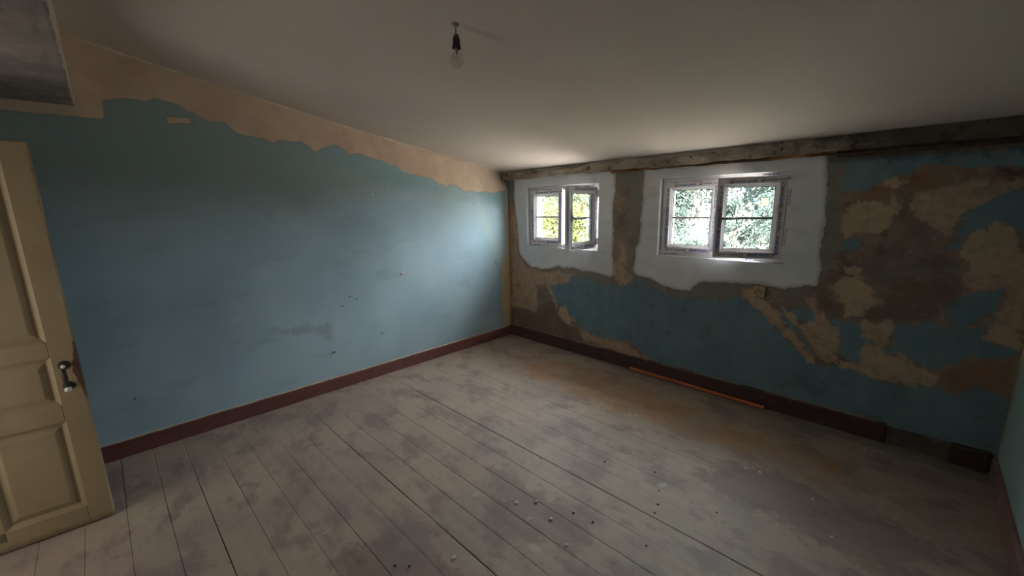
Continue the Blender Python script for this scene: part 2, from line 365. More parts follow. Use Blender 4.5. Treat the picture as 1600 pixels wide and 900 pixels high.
# ------------------------------------------------------------------ left wall
beige_px = [(-60,-400),(-60,168),(0,172),(80,180),(163,187),(162,158),(200,155),(215,157),(225,161),(233,158),(240,154),(252,158),(262,160),(275,163),(285,168),(290,172),(300,177),(310,181),(322,188),(335,190),(352,193),(360,200),(370,208),(385,213),(398,215),(410,218),(418,220),(425,225),(434,221),(440,219),(455,222),(470,221),(480,228),(492,238),(504,232),(515,229),(524,226),(536,234),(548,243),(560,240),(568,243),(582,247),(595,251),(607,257),(617,259),(622,262),(629,268),(642,272),(656,276),(673,278),(680,284),(688,288),(700,292),(707,288),(712,290),(720,295),(727,300),(734,298),(748,301),(759,299),(770,302),(784,299),(800,300),(830,240),(600,-400)]
def build_left_wall():
    ys = np.arange(YB-0.15, 0.001, 0.0125); ys[-1] = 0.0
    nz = 170; V = []; n = len(ys)
    for j in range(nz+1):
        for y in ys:
            top = ceil_z(y)+0.03 if y > YBEAM-0.02 else 2.50
            z = -0.05 + (top+0.05)*j/nz
            lean = -0.10*max(0.0, min(1.0, (z-1.66)/0.2))**1.5*max(0.0, min(1.0, (y+0.30)/0.30))**1.5
            bump = 0.006*(noise.noise(Vector((y*1.6, z*1.6, 9)))+0.4*noise.noise(Vector((y*5, z*5, 2))))
            V.append((lean+(bump if z > 0.1 else 0), y, z))
    Fc = [(j*n+i, (j+1)*n+i, (j+1)*n+i+1, j*n+i+1) for j in range(nz) for i in range(n-1)]
    nf = len(V)
    b = len(V)
    V += [(-0.3, YB-0.3, -0.4), (-0.3, 0.2, -0.4), (-0.3, 0.2, 2.9), (-0.3, YB-0.3, 2.9),
          (-0.02, YB-0.3, -0.4), (-0.12, 0.2, -0.4), (-0.12, 0.2, 2.9), (-0.02, YB-0.3, 2.9)]
    Fc += [(b, b+1, b+2, b+3), (b+4, b+7, b+6, b+5), (b, b+3, b+7, b+4), (b+1, b+5, b+6, b+2), (b+2, b+6, b+7, b+3), (b, b+4, b+5, b+1)]
    for k in (b+4, b+5, b+6, b+7): V[k] = (-0.13, V[k][1], V[k][2])
    me = bpy.data.meshes.new('wall_left'); me.from_pydata(V, [], Fc); me.update()
    P = np.array([(v[1], v[2]) for v in V])
    add_attr(me, 'beige', sdf(P, [on_left(beige_px), on_left([(258,182),(300,184),(301,193),(262,194)])]))
    add_attr(me, 'ochre', sdf(P, [on_left([(798,395),(790,400),(781,432),(786,440),(784,470),(788,512),(800,520),(810,400)]), on_left([(790,300),(793,300),(795,400),(791,400)])]))
    add_attr(me, 'teal', sdf(P, [on_left([(752,303),(800,300),(800,335),(788,345),(784,325),(770,318)]), on_left([(480,226),(540,232),(620,262),(680,286),(700,300),(600,290),(520,250)])]))
    add_attr(me, 'pale', sdf(P, [on_left([(745,310),(760,330),(775,370),(788,400),(778,420),(765,380),(752,350)])]))
    add_attr(me, 'smudge', sdf(P, [on_left([(486,514),(515,502),(521,520),(518,536),(508,530)]), on_left([(430,520),(480,508),(500,516),(470,524)])]))
    m = M('blue_distemper', 0.82)
    nb = m.noise(1.5, 4, 0.5); nf = m.noise(24, 5, 0.65); ns = m.noise(9, 3, 0.5)
    warp = m.math('ADD', m.math('MULTIPLY', m.math('SUBTRACT', nf, 0.5), 0.035), m.math('MULTIPLY', m.math('SUBTRACT', ns, 0.5), 0.03))
    warp = m.math('ADD', warp, m.math('MULTIPLY', m.math('SUBTRACT', m.noise(60, 4, 0.7), 0.5), 0.02))
    def mask(a, soft=0.004, k=1.0):
        v = m.math('ADD', m.attr(a), m.math('MULTIPLY', warp, k))
        return m.math('SUBTRACT', 1.0, m.step(v, -soft, soft))
    blue = m.mix(m.step(nb, 0.35, 0.65), rgb(142, 165, 176), rgb(154, 176, 185))
    blue = m.mix(m.math('MULTIPLY', m.step(m.noise(5, 6, 0.65, loc=(2, 2, 2)), 0.5, 0.75), 0.35), blue, rgb(168, 184, 186))
    blue = m.mix(m.math('MULTIPLY', m.step(m.noise(14, 6, 0.7, loc=(7, 1, 3)), 0.60, 0.75), 0.3), blue, rgb(118, 142, 146))
    blue = m.mix(m.math('MULTIPLY', m.step(m.noise(3.2, 7, 0.7, loc=(4, 9, 3), st=(1, .6, 1.6)), 0.54, 0.68), 0.45), blue, rgb(126, 148, 150))
    blue = m.mix(m.math('MULTIPLY', m.step(m.noise(30, 4, 0.6, loc=(8, 8, 3), st=(1, .25, 1)), 0.66, 0.74), 0.35), blue, rgb(176, 190, 188))
    # dirtier grey-green upper band, with the window head's shadow put into the colour
    z = m.n.new('ShaderNodeSeparateXYZ'); m.L(m.co, z.inputs[0])
    up = m.step(m.math('ADD', z.outputs[2], m.math('MULTIPLY', m.math('SUBTRACT', nb, 0.5), 0.6)), 1.45, 1.75)
    blue = m.mix(m.math('MULTIPLY', up, 0.75), blue, rgb(120, 138, 138))
    blue = m.mix(m.math('MULTIPLY', mask('pale', 0.05, 3.0), 0.45), blue, rgb(170, 184, 174))
    c = m.mix(m.math('MULTIPLY', mask('teal', 0.06, 3.0), 0.45), blue, rgb(96, 136, 146))
    c = m.mix(m.math('MULTIPLY', mask('smudge', 0.03, 2.4), 0.4), c, rgb(110, 116, 116))
    och = m.mix(nf, rgb(186, 158, 112), rgb(196, 176, 138))
    c = m.mix(mask('ochre', 0.012, 0.7), c, och)
    be = m.mix(m.step(m.noise(4, 5, 0.6), 0.35, 0.65), rgb(184, 162, 142), rgb(200, 179, 159))
    be = m.mix(m.math('MULTIPLY', m.step(m.noise(26, 3, 0.6, st=(1, .5, 1)), 0.66, 0.72), 0.5), be, rgb(206, 196, 178))
    bm_ = mask('beige', 0.003, 0.55)
    edge = m.math('MULTIPLY', m.math('SUBTRACT', 1.0, m.step(m.math('ABSOLUTE', m.math('ADD', m.attr('beige'), m.math('MULTIPLY', warp, .55))), 0.002, 0.009)), 0.45)
    c = m.mix(bm_, c, be)
    c = m.mix(edge, c, rgb(92, 122, 124))
    pit = m.step(m.noise(40, 3, 0.6, loc=(1, 8, 2)), 0.73, 0.77)
    c = m.mix(m.math('MULTIPLY', pit, 0.4), c, rgb(84, 92, 92))
    m.base(c)
    h = m.math('ADD', m.math('MULTIPLY', bm_, -0.35), m.math('MULTIPLY', m.noise(30, 5, 0.65), 0.18))
    m.bump(h, 0.5, 0.006)
    o = link_mesh('wall_left', me, m.m, smooth=True); o['kind'] = 'structure'
build_left_wall()

# ------------------------------------------------------------------ right wall, wall behind, ceiling
mr = M('pale_blue_distemper', 0.85)
c = mr.mix(mr.step(mr.noise(2.2, 5), 0.35, 0.65), rgb(128, 156, 158), rgb(144, 168, 166))
sx = mr.n.new('ShaderNodeSeparateXYZ'); mr.L(mr.co, sx.inputs[0])
nearc = mr.step(mr.math('ADD', sx.outputs[1], mr.math('MULTIPLY', mr.math('SUBTRACT', mr.noise(12, 4), .5), .12)), -0.09, -0.03)
c = mr.mix(mr.math('MULTIPLY', nearc, .8), c, rgb(150, 140, 100))
mr.base(c); mr.bump(mr.noise(28, 5), 0.3, 0.004)
bm = bmesh.new(); box(bm, XR, XR+0.3, YB-0.3, 0.0, -0.4, 2.9)
o = obj('wall_right', bm, mr.m); o['kind'] = 'structure'
bm = bmesh.new()
box(bm, -0.3, 0.69, YB-0.25, YB, -0.4, 2.9); box(bm, 1.47, XR+0.3, YB-0.25, YB, -0.4, 2.9); box(bm, 0.69, 1.47, YB-0.25, YB, 1.84, 2.9)
o = obj('wall_front', bm, mottled('grey_blue_plaster', rgb(150, 156, 152), rgb(164, 166, 158), 3)); o['kind'] = 'structure'

bm = bmesh.new()  # unseen hall shell, added to keep the sun out of the doorway
box(bm, -0.1, 0.2, -6.2, YB-0.25, -0.4, 2.6); box(bm, 2.0, 2.3, -6.2, YB-0.25, -0.4, 2.6); box(bm, -0.1, 2.3, -6.5, -6.2, -0.4, 2.6)
box(bm, -0.1, 2.3, -6.5, YB-0.25, 2.4, 2.7); box(bm, -0.1, 2.3, -6.5, YB-0.1, -0.4, -0.02)
o = obj('hall_sun_block', bm, mottled('sun_block_plaster', rgb(176, 166, 148), rgb(186, 176, 158), 3)); o['kind'] = 'structure'

mc = M('ceiling_board_paint', 0.9)
c = mc.mix(mc.step(mc.noise(1.1, 4), 0.3, 0.7), rgb(200, 187, 176), rgb(208, 196, 186))
mc.base(c); mc.bump(mc.noise(2.2, 3), 0.15, 0.02)
V = []; Fc = []
yy = [0.45] + list(np.linspace(0.0, YBEAM-0.02, 40)); xx = np.linspace(-0.3, XR+0.3, 30)
for y in yy:
    for x in xx: V.append((x, y, ceil_z(y) if y <= 0 else 1.90))
n = len(xx)
for j in range(len(yy)-1):
    for i in range(n-1): Fc.append((j*n+i, (j+1)*n+i, (j+1)*n+i+1, j*n+i+1))
b = len(V); ye = YBEAM-0.02
V += [(-0.4, 0.45, 2.25), (XR+0.4, 0.45, 2.25), (XR+0.4, ye, 3.0), (-0.4, ye, 3.0), (-0.4, YB-0.4, 3.0), (XR+0.4, YB-0.4, 3.0),
      (-0.4, 0.45, 1.9), (XR+0.4, 0.45, 1.9)]
Fc += [(b, b+1, b+2, b+3), (b+3, b+2, b+5, b+4), (b, b+6, b+7, b+1)]
me = bpy.data.meshes.new('ceiling'); me.from_pydata(V, [], Fc); me.update()
o = link_mesh('ceiling', me, mc.m, smooth=True); o['kind'] = 'structure'
# lowered beam at the head of the slope
mb_ = M('beam_plaster', 0.9)
sb = mb_.n.new('ShaderNodeSeparateXYZ'); mb_.L(mb_.co, sb.inputs[0])
c = mb_.mix(mb_.step(mb_.noise(3.5, 6, 0.6, st=(1, .5, 1)), 0.35, 0.65), rgb(112, 104, 100), rgb(136, 126, 118))
c = mb_.mix(mb_.math('MULTIPLY', mb_.step(mb_.noise(9, 4, loc=(4, 4, 1), st=(.4, 2, 1)), .55, .7), .5), c, rgb(96, 82, 66))
topf = mb_.step(mb_.math('ADD', sb.outputs[2], mb_.math('MULTIPLY', mb_.noise(10, 3), 0.02)), ZSOF+0.012, ZSOF+0.02)
c = mb_.mix(topf, c, rgb(186, 176, 160))
mb_.base(c); mb_.bump(mb_.noise(20, 5), 0.4, 0.006)
bm = bmesh.new(); box(bm, -0.05, XR+0.05, YB-0.05, YBEAM, ZSOF, 2.60, 0.012, 3)
for v in bm.verts: v.co.z += 0.006*noise.noise(v.co*2)
o = obj('trim_2', bm, mb_.m, smooth=False); o['kind'] = 'structure'
# cream filler line along the slope
bm = bmesh.new(); prev = None
for k in range(60):
    y = -0.03-(3.30-0.03)*k/59; z = ceil_z(y); wv = 0.010+0.004*noise.noise(Vector((y*6, 0, 0)))
    lean = -0.10*max(0.0, min(1.0, (z-1.66)/0.2))**1.5*max(0.0, min(1.0, (y+0.30)/0.30))**1.5
    r = [bm.verts.new((lean-0.01, y, z+0.005)), bm.verts.new((lean-0.01, y, z-wv-0.004)), bm.verts.new((lean+0.006, y, z-wv)), bm.verts.new((lean+wv+0.006, y, z-0.001)), bm.verts.new((lean+wv+0.006, y, z+0.005))]
    if prev:
        for a in range(5): bm.faces.new((prev[a], prev[(a+1) % 5], r[(a+1) % 5], r[a]))
    prev = r
o = obj('trim_3', bm, mottled('cream_filler', rgb(206, 192, 172), rgb(216, 204, 186), 12)); o['kind'] = 'structure'

# ------------------------------------------------------------------ rough rail under the ceiling on the window wall
def rough_bar(name, x0, x1, y0, y1, z0, z1, amp, mat, dens=0.02, seed=0, slope=0.0):
    bm = bmesh.new(); prev = None; k = int((x1-x0)/dens)
    sect = []
    for a in range(4): sect.append((y0, z0+(z1-z0)*a/3))
    sect = [(y1, z0), (y1+(y0-y1)/2, z0), (y0, z0), (y0, z0+(z1-z0)*.33), (y0, z0+(z1-z0)*.66), (y0, z1), (y1, z1)]
    for i in range(k+1):
        x = x0+(x1-x0)*i/k; r = []
        for (y, z) in sect:
            p = Vector((x*9, y*40+seed, z*40)); q = amp*noise.noise(p); q2 = amp*noise.noise(p+Vector((5, 9, 2)))
            yb = y if y == y1 else y+q
            zz = z if z == z1 else z+q2*0.8
            r.append(bm.verts.new((x, yb, zz+slope*(x-x0))))
        if prev:
            for a in range(len(r)): bm.faces.new((prev[a], prev[(a+1) % len(r)], r[(a+1) % len(r)], r[a]))
        else: bm.faces.new(r)
        prev = r
    bm.faces.new(prev)
    return obj(name, bm, mat)
mt = M('crusty_mortar_rail', 0.95)
c = mt.mix(mt.step(mt.noise(12, 6, 0.7, st=(.4, 1, 1)), 0.38, 0.62), rgb(126, 114, 98), rgb(166, 156, 140))
c = mt.mix(mt.step(mt.noise(16, 4, loc=(3, 3, 3)), 0.60, 0.68), c, rgb(96, 62, 38))
c = mt.mix(mt.step(mt.noise(26, 5, 0.7, loc=(6, 3, 3)), 0.62, 0.70), c, rgb(214, 210, 200))
c = mt.mix(mt.step(mt.noise(22, 5, 0.7, loc=(8, 1, 3)), 0.60, 0.68), c, rgb(52, 44, 38))
sx_m = mt.n.new('ShaderNodeSeparateXYZ'); mt.L(mt.co, sx_m.inputs[0])
dark_tone = mt.step(mt.math('ADD', sx_m.outputs[0], mt.math('MULTIPLY', mt.math('SUBTRACT', mt.noise(7, 5, .7), .5), 1.6)), 2.6, 3.1)
c = mt.mix(mt.math('MULTIPLY', dark_tone, 0.75), c, rgb(66, 54, 44))  # dark dirt staining, heavier towards the right end
mt.base(c); mt.bump(mt.noise(50, 5, 0.7), 0.9, 0.008)
o = rough_bar('trim_1', -0.06, XR, -0.042, 0.03, 1.808, 1.897, 0.012, mt.m); o['kind'] = 'structure'
ml = M('exposed_lath_wood', 0.9)
c = ml.mix(ml.step(ml.noise(12, 5, 0.6, st=(.3, 1, 3)), 0.4, 0.6), rgb(64, 42, 24), rgb(150, 108, 60))
ml.base(c); ml.bump(ml.noise(40, 4, st=(.1, 1, 1)), .6, .004)
o = rough_bar('trim_4', 1.35, 2.95, -0.028, 0.02, 1.790, 1.812, 0.010, ml.m, seed=4); o['kind'] = 'structure'
o = rough_bar('trim_5', 2.95, XR, -0.024, 0.02, 1.776, 1.796, 0.008, mottled('dark_old_timber', rgb(46, 36, 28), rgb(84, 62, 44), 20, bump=.5), seed=8); o['kind'] = 'structure'

# ------------------------------------------------------------------ floor boards
def seam(k, x): return -2.39+0.15*k+0.018*(x-1.0) + 0.0015*noise.noise(Vector((x*1.5, k*3.7, 0)))
def build_floor():
    V = []; Fc = []; xs = np.arange(-0.08, XR+0.081, 0.04); n = len(xs)
    zo = {}
    for k in range(-14, 16):
        rng = random.Random(k*13+5); dz = rng.uniform(-0.0015, 0.0015)
        wide = rng.choice([0.0012, 0.002, 0.003, 0.0045])
        def gap(kk, x):
            r2 = random.Random(kk*31+2); w0 = r2.choice([0.0010, 0.0018, 0.0028, 0.0042])
            if kk == 0: w0 = 0.0055
            if kk in (1, 4, 2): w0 = 0.004
            if kk > 7: w0 = 0.0012
            f = max(0.0, min(1, (x-0.35)/0.5))*max(0.0, min(1, (2.9-x)/0.7))
            return 0.0003+w0*f*(0.6+0.5*noise.noise(Vector((x*3, kk*9.1, 5))))
        rows = []
        fr = [0, 0, .03, .25, .5, .75, .97, 1, 1]
        for a, f in enumerate(fr):
            row = []
            for x in xs:
                y0 = seam(k, x)+gap(k, x)/2*1.3; y1 = seam(k+1, x)-gap(k+1, x)/2*1.3
                y = y0+(y1-y0)*f; y = max(min(y, 0.05), YB-0.1)
                z = dz - ((0.0008+0.019*max(0.0, min(1, (x-0.45)/0.5))*max(0.0, min(1, (3.0-x)/0.6))) if a in (0, 8) else (0.0009 if a in (1, 7) else 0))
                z += 0.0010*noise.noise(Vector((x*2, y*2, 0))) + (-0.0008 if a == 4 else 0)
                row.append(len(V)); V.append((x, y, z))
            rows.append(row)
        for A, B in zip(rows, rows[1:]):
            for i in range(n-1): Fc.append((A[i], A[i+1], B[i+1], B[i]))
    b = len(V)
    V += [(-0.3, YB-0.3, -0.021), (XR+0.3, YB-0.3, -0.021), (XR+0.3, 0.2, -0.021), (-0.3, 0.2, -0.021),
          (-0.3, YB-0.3, -0.25), (XR+0.3, YB-0.3, -0.25), (XR+0.3, 0.2, -0.25), (-0.3, 0.2, -0.25)]
    Fc += [(b, b+1, b+2, b+3), (b+4, b+7, b+6, b+5), (b, b+4, b+5, b+1), (b+1, b+5, b+6, b+2), (b+2, b+6, b+7, b+3), (b+3, b+7, b+4, b)]
    me = bpy.data.meshes.new('floor'); me.from_pydata(V, [], Fc); me.update()
    P = np.array([(v[0], v[1]) for v in V])
    add_attr(me, 'orange', sdf(P, [on_floor([(850,562),(900,568),(960,588),(1020,612),(1080,634),(1150,660),(1230,690),(1330,730),(1300,760),(1200,715),(1100,690),(1000,655),(940,635),(880,610),(830,590),(815,570)])]))
    add_attr(me, 'red', sdf(P, [on_floor([(763,732),(790,728),(805,745),(850,770),(900,800),(930,850),(900,860),(850,850),(800,848),(770,820),(762,790),(775,765)]),
        on_floor([(960,695),(975,700),(985,704),(965,704)]), on_floor([(1080,740),(1200,730),(1300,780),(1420,830),(1500,870),(1400,900),(1300,860),(1200,800),(1120,770)]), on_floor([(510,880),(600,840),(700,880),(720,930),(560,930)])]))
    add_attr(me, 'scuff', sdf(P, [on_floor(p) for p in [[(820,850),(832,848),(850,858),(842,865),(828,860)],[(900,860),(918,857),(922,862),(904,865)],[(815,806),(835,808),(832,815),(818,813)],[(802,780),(812,782),(812,790),(806,788)],
        [(1057,823),(1068,823),(1080,833),(1070,835)],[(505,828),(515,823),(518,826),(506,836),(498,840)],[(738,768),(752,766),(750,775),(740,776)],[(1022,755),(1040,752),(1045,760),(1025,762)],[(538,857),(550,857),(545,862)]]]))
    add_attr(me, 'groove', sdf(P, [np.array([(0.8, -0.02), (0.8, -0.045), (2.0, -0.10), (3.2, -0.13), (3.8, -0.15), (3.8, 0.0), (0.8, 0.0)])]))
    m = M('worn_painted_boards', 0.55)
    n1 = m.noise(5, 6, 0.62, st=(.7, 1, 1)); n2 = m.noise(2.0, 4, 0.5, loc=(4, 1, 0)); n3 = m.noise(13, 6, 0.7, loc=(1, 6, 0)); n4 = m.noise(40, 5, 0.7, st=(.25, 1, 1))
    c = m.mix(m.step(n2, 0.35, 0.65), rgb(146, 130, 117), rgb(157, 140, 124))
    c = m.mix(m.math('MULTIPLY', m.step(n1, 0.48, 0.62), 0.75), c, rgb(120, 102, 100))
    c = m.mix(m.math('MULTIPLY', m.step(n3, 0.56, 0.70), 0.55), c, rgb(108, 90, 90))
    c = m.mix(m.math('MULTIPLY', m.step(n3, 0.44, 0.32), 0.0), c, rgb(170, 160, 146))
    c = m.mix(m.math('MULTIPLY', m.step(m.noise(8, 7, 0.75, loc=(9, 9, 0)), 0.60, 0.72), 0.5), c, rgb(168, 156, 142))
    c = m.mix(m.math('MULTIPLY', m.step(n4, 0.5, 0.8), 0.3), c, rgb(122, 112, 100))
    wp = m.math('MULTIPLY', m.math('SUBTRACT', m.noise(10, 6, 0.7, loc=(2, 2, 0)), 0.5), 0.42)
    om = m.math('SUBTRACT', 1.0, m.step(m.math('ADD', m.attr('orange'), wp), -0.07, 0.06))
    c = m.mix(m.math('MULTIPLY', m.math('MULTIPLY', om, m.step(n1, 0.30, 0.62)), 0.75), c, m.mix(n3, rgb(146, 108, 70), rgb(158, 122, 84)))
    rm = m.math('SUBTRACT', 1.0, m.step(m.math('ADD', m.attr('red'), wp), -0.03, 0.03))
    c = m.mix(m.math('MULTIPLY', rm, 0.55), c, m.mix(n3, rgb(104, 82, 76), rgb(112, 92, 84)))
    c = m.mix(m.math('MULTIPLY', m.step(m.noise(17, 6, 0.75, loc=(3, 9, 2)), 0.66, 0.71), 0.6), c, rgb(176, 166, 148))
    c = m.mix(m.math('MULTIPLY', m.step(m.noise(3.1, 5, 0.6, loc=(6, 2, 2)), 0.50, 0.68), 0.4), c, rgb(120, 104, 100))
    sw = m.math('MULTIPLY', m.math('SUBTRACT', m.noise(45, 4, 0.7), 0.5), 0.03)
    sm = m.math('SUBTRACT', 1.0, m.step(m.math('ADD', m.attr('scuff'), sw), -0.006, 0.006))
    c = m.mix(m.math('MULTIPLY', sm, 0.6), c, rgb(170, 162, 140))
    gw = m.math('MULTIPLY', m.math('SUBTRACT', m.noise(8, 5, 0.7), 0.5), 0.05)
    gm = m.math('SUBTRACT', 1.0, m.step(m.math('ADD', m.attr('groove'), gw), -0.01, 0.01))
    c = m.mix(m.math('MULTIPLY', gm, 0.6), c, m.mix(n3, rgb(98, 90, 80), rgb(120, 110, 98)))
    sp = m.n.new('ShaderNodeSeparateXYZ'); m.L(m.co, sp.inputs[0])
    deep = m.step(sp.outputs[2], -0.0035, -0.010)
    c = m.mix(deep, c, rgb(48, 36, 28))
    m.base(c)
    m.rough(m.math('ADD', 0.48, m.math('MULTIPLY', n3, 0.25)))
    m.bump(m.math('ADD', m.noise(12, 5, .6, st=(.4, 1, 1)), m.math('MULTIPLY', n4, .4)), 0.25, 0.004)
    o = link_mesh('floor', me, m.m); o['kind'] = 'structure'
build_floor()

# ------------------------------------------------------------------ skirting boards
def skirting_mat(name, a, b_, r=0.5, top=None):
    m = M(name, r); c = m.mix(m.step(m.noise(6, 5, 0.6, st=(1, 1, 3)), 0.35, 0.65), a, b_)
    c = m.mix(m.math('MULTIPLY', m.step(m.noise(22, 5, 0.7), 0.62, 0.72), 0.5), c, rgb(150, 128, 112))
    if top:
        sp = m.n.new('ShaderNodeSeparateXYZ'); m.L(m.co, sp.inputs[0])
        tz = m.step(m.math('ADD', sp.outputs[2], m.math('MULTIPLY', m.math('SUBTRACT', m.noise(14, 5, .7), .5), .012)), top-.005, top-.003)
        c = m.mix(tz, c, rgb(176, 162, 140))
    m.base(c); m.bump(m.noise(25, 4), 0.3, 0.003); return m.m
burg = skirting_mat('burgundy_paint', rgb(90, 54, 50), rgb(104, 62, 56), top=0.112)
burg2 = skirting_mat('dark_burgundy_paint', rgb(60, 36, 32), rgb(74, 46, 40))
def skirt(name, a, b_, normal, h, t, mat):
    a = Vector(a); b_ = Vector(b_); nrm = Vector(normal); L = (b_-a).length; k = max(2, int(L/0.06)); bm = bmesh.new(); prev = None
    for i in range(k+1):
        p = a.lerp(b_, i/k); wob = 0.002*noise.noise(p*3); hh = h+0.003*noise.noise(p*5)
        prof = [(-0.01, -0.01), (t+wob, -0.01), (t+wob, hh-0.012), (t+wob-0.004, hh-0.004), (t+wob-0.010, hh), (-0.01, hh)]
        r = [bm.verts.new(p+nrm*q+Vector((0, 0, z))) for q, z in prof]
        if prev:
            for j in range(6): bm.faces.new((prev[j], prev[(j+1) % 6], r[(j+1) % 6], r[j]))
        else: bm.faces.new(r)
        prev = r
    bm.faces.new(prev[::-1]); o = obj(name, bm, mat); o['kind'] = 'structure'; return o
skirt('baseboard_left', (0, YB, 0), (0, -0.001, 0), (1, 0, 0), 0.112, 0.02, burg)
skirt('baseboard_back', (0.018, 0, 0), (3.375, 0, 0), (0, -1, 0), 0.128, 0.016, burg2)
skirt('baseboard_back', (3.655, 0, 0), (3.80, 0, 0), (0, -1, 0), 0.120, 0.024, skirting_mat('blackened_paint', rgb(52, 34, 32), rgb(62, 42, 38)))
skirt('baseboard_right', (XR, -0.03, 0), (XR, YB, 0), (-1, 0, 0), 0.11, 0.018, skirting_mat('dull_maroon_paint', rgb(112, 84, 80), rgb(128, 98, 92)))
# bare strip where a length of skirting is missing
skirt('baseboard_back', (3.376, 0, 0), (3.654, 0, 0), (0, -1, 0), 0.112, 0.006, mottled('bare_sooty_wall_strip', rgb(74, 66, 60), rgb(92, 82, 74), 9, 0.95))
# gap filler along the skirting tops
bm = bmesh.new(); random.seed(3)
for i in range(70):
    x = 0.05+3.3*i/70; 
    if noise.noise(Vector((x*4, 2, 2))) > -0.1: box(bm, x-0.03, x+0.03, -0.012, 0.004, 0.124, 0.131+0.006*abs(noise.noise(Vector((x*9, 1, 1)))), 0.003)
o = obj('trim_6', bm, mottled('crumbled_plaster_edge', rgb(120, 104, 84), rgb(150, 134, 110), 30, .95)); o['kind'] = 'structure'

# ------------------------------------------------------------------ windows
pvc = mottled('white_plastic_with_film', rgb(216, 214, 215), rgb(224, 222, 223), 5, 0.4)
pvc2 = mottled('bare_white_plastic', rgb(226, 226, 222), rgb(232, 231, 227), 5, 0.35)
ink = mottled('navy_film_print', rgb(62, 58, 96), rgb(72, 66, 104), 20, 0.6)
inkr = mottled('red_film_print', rgb(172, 60, 70), rgb(186, 72, 80), 20, 0.6)
lilac = mottled('lilac_film_band', rgb(176, 172, 200), rgb(186, 182, 206), 20, 0.5)
grey_mat = mottled('grey_handle_plastic', rgb(120, 120, 118), rgb(134, 134, 132), 9, 0.35)
rubber = mottled('dark_gasket', rgb(60, 62, 62), rgb(74, 76, 76), 9, 0.7)
barm = mottled('grey_glazing_bar', rgb(150, 150, 148), rgb(160, 160, 157), 9, 0.4)
stickm = mottled('pale_yellow_sticker', rgb(226, 212, 168), rgb(236, 222, 180), 20, 0.7)
def thin_fresnel(nt):
    lw = nt.nodes.new('ShaderNodeLayerWeight'); lw.inputs[0].default_value = 0.5
    p = nt.nodes.new('ShaderNodeMath'); p.operation = 'POWER'; p.inputs[1].default_value = 5; nt.links.new(lw.outputs['Facing'], p.inputs[0])
    a = nt.nodes.new('ShaderNodeMath'); a.operation = 'MULTIPLY_ADD'; a.inputs[1].default_value = 0.95; a.inputs[2].default_value = 0.045
    nt.links.new(p.outputs[0], a.inputs[0]); return a.outputs[0]
g = bpy.data.materials.new('window_glass'); g.use_nodes = True; nt = g.node_tree; nt.nodes.clear()
out = nt.nodes.new('ShaderNodeOutputMaterial'); mx = nt.nodes.new('ShaderNodeMixShader'); tr = nt.nodes.new('ShaderNodeBsdfTransparent')
gl = nt.nodes.new('ShaderNodeBsdfGlossy'); gl.inputs['Roughness'].default_value = 0.02; fr = thin_fresnel(nt)
tr.inputs[0].default_value = (0.93, 0.97, 0.95, 1)
nt.links.new(fr, mx.inputs[0]); nt.links.new(tr.outputs[0], mx.inputs[1]); nt.links.new(gl.outputs[0], mx.inputs[2]); nt.links.new(mx.outputs[0], out.inputs[0])

def make_translucent(mat, f):
    nt = mat.node_tree; tl = nt.nodes.new('ShaderNodeBsdfTranslucent'); tl.inputs[0].default_value = rgb(236, 222, 176); mx = nt.nodes.new('ShaderNodeMixShader'); mx.inputs[0].default_value = f
    o_ = nt.nodes['Material Output']; nt.links.new(nt.nodes['Principled BSDF'].outputs[0], mx.inputs[1]); nt.links.new(tl.outputs[0], mx.inputs[2]); nt.links.new(mx.outputs[0], o_.inputs[0])
make_translucent(stickm, 0.85)
def text_mesh(s, size):
    cu = bpy.data.curves.new('t', 'FONT'); cu.body = s; cu.size = size; cu.offset = size*0.012; cu.extrude = 0.0002; cu.resolution_u = 2
    o = bpy.data.objects.new('t', cu); COL.objects.link(o)
    bpy.context.view_layer.update()
    me = bpy.data.meshes.new_from_object(o.evaluated_get(bpy.context.evaluated_depsgraph_get()))
    bpy.data.objects.remove(o); bpy.data.curves.remove(cu)
    return me
TXT = text_mesh('winter profil', 0.027)
tw = max(v.co.x for v in TXT.vertices)
TXS = text_mesh('www.winterprofil', 0.009)

def sash_mesh(w_, h_, mw=0.068, t=0.058):
    """ring of mitred members: local x 0..w, z 0..h, room face at y=0, outdoors y=+t"""
    bm = bmesh.new()
    # section: (inset from outer edge, y)
    sec = [(0, 0.006), (0.005, 0.0), (mw-0.022, 0.0), (mw-0.016, 0.006), (mw-0.002, 0.016), (mw, 0.020), (mw, t-0.004), (mw-0.01, t), (0.012, t), (0.012, 0.028), (0.0, 0.028)]
    rings = []
    for ins, y in sec:
        rings.append([bm.verts.new(p) for p in ((ins, y, ins), (w_-ins, y, ins), (w_-ins, y, h_-ins), (ins, y, h_-ins))])
    for a in range(len(sec)):
        A = rings[a]; B = rings[(a+1) % len(sec)]
        for k in range(4): bm.faces.new((A[k], A[(k+1) % 4], B[(k+1) % 4], B[k]))
    return bm
def logo(bm, M4, half):
    s = 0.024; th = 0.005
    segs = [(0, s, 0, th), (0, th, 0, s*0.75)] if half == 0 else [(th*1.4, s, s-th, s), (s-th, s, th*1.6, s), (s*.38, s*.62, s*.38, s*.62)]
    for a, b_, c_, d in segs:
        t = bmesh.new(); box(t, a, b_, c_, d, -0.0001, 0.0002); merge(bm, t, M4)
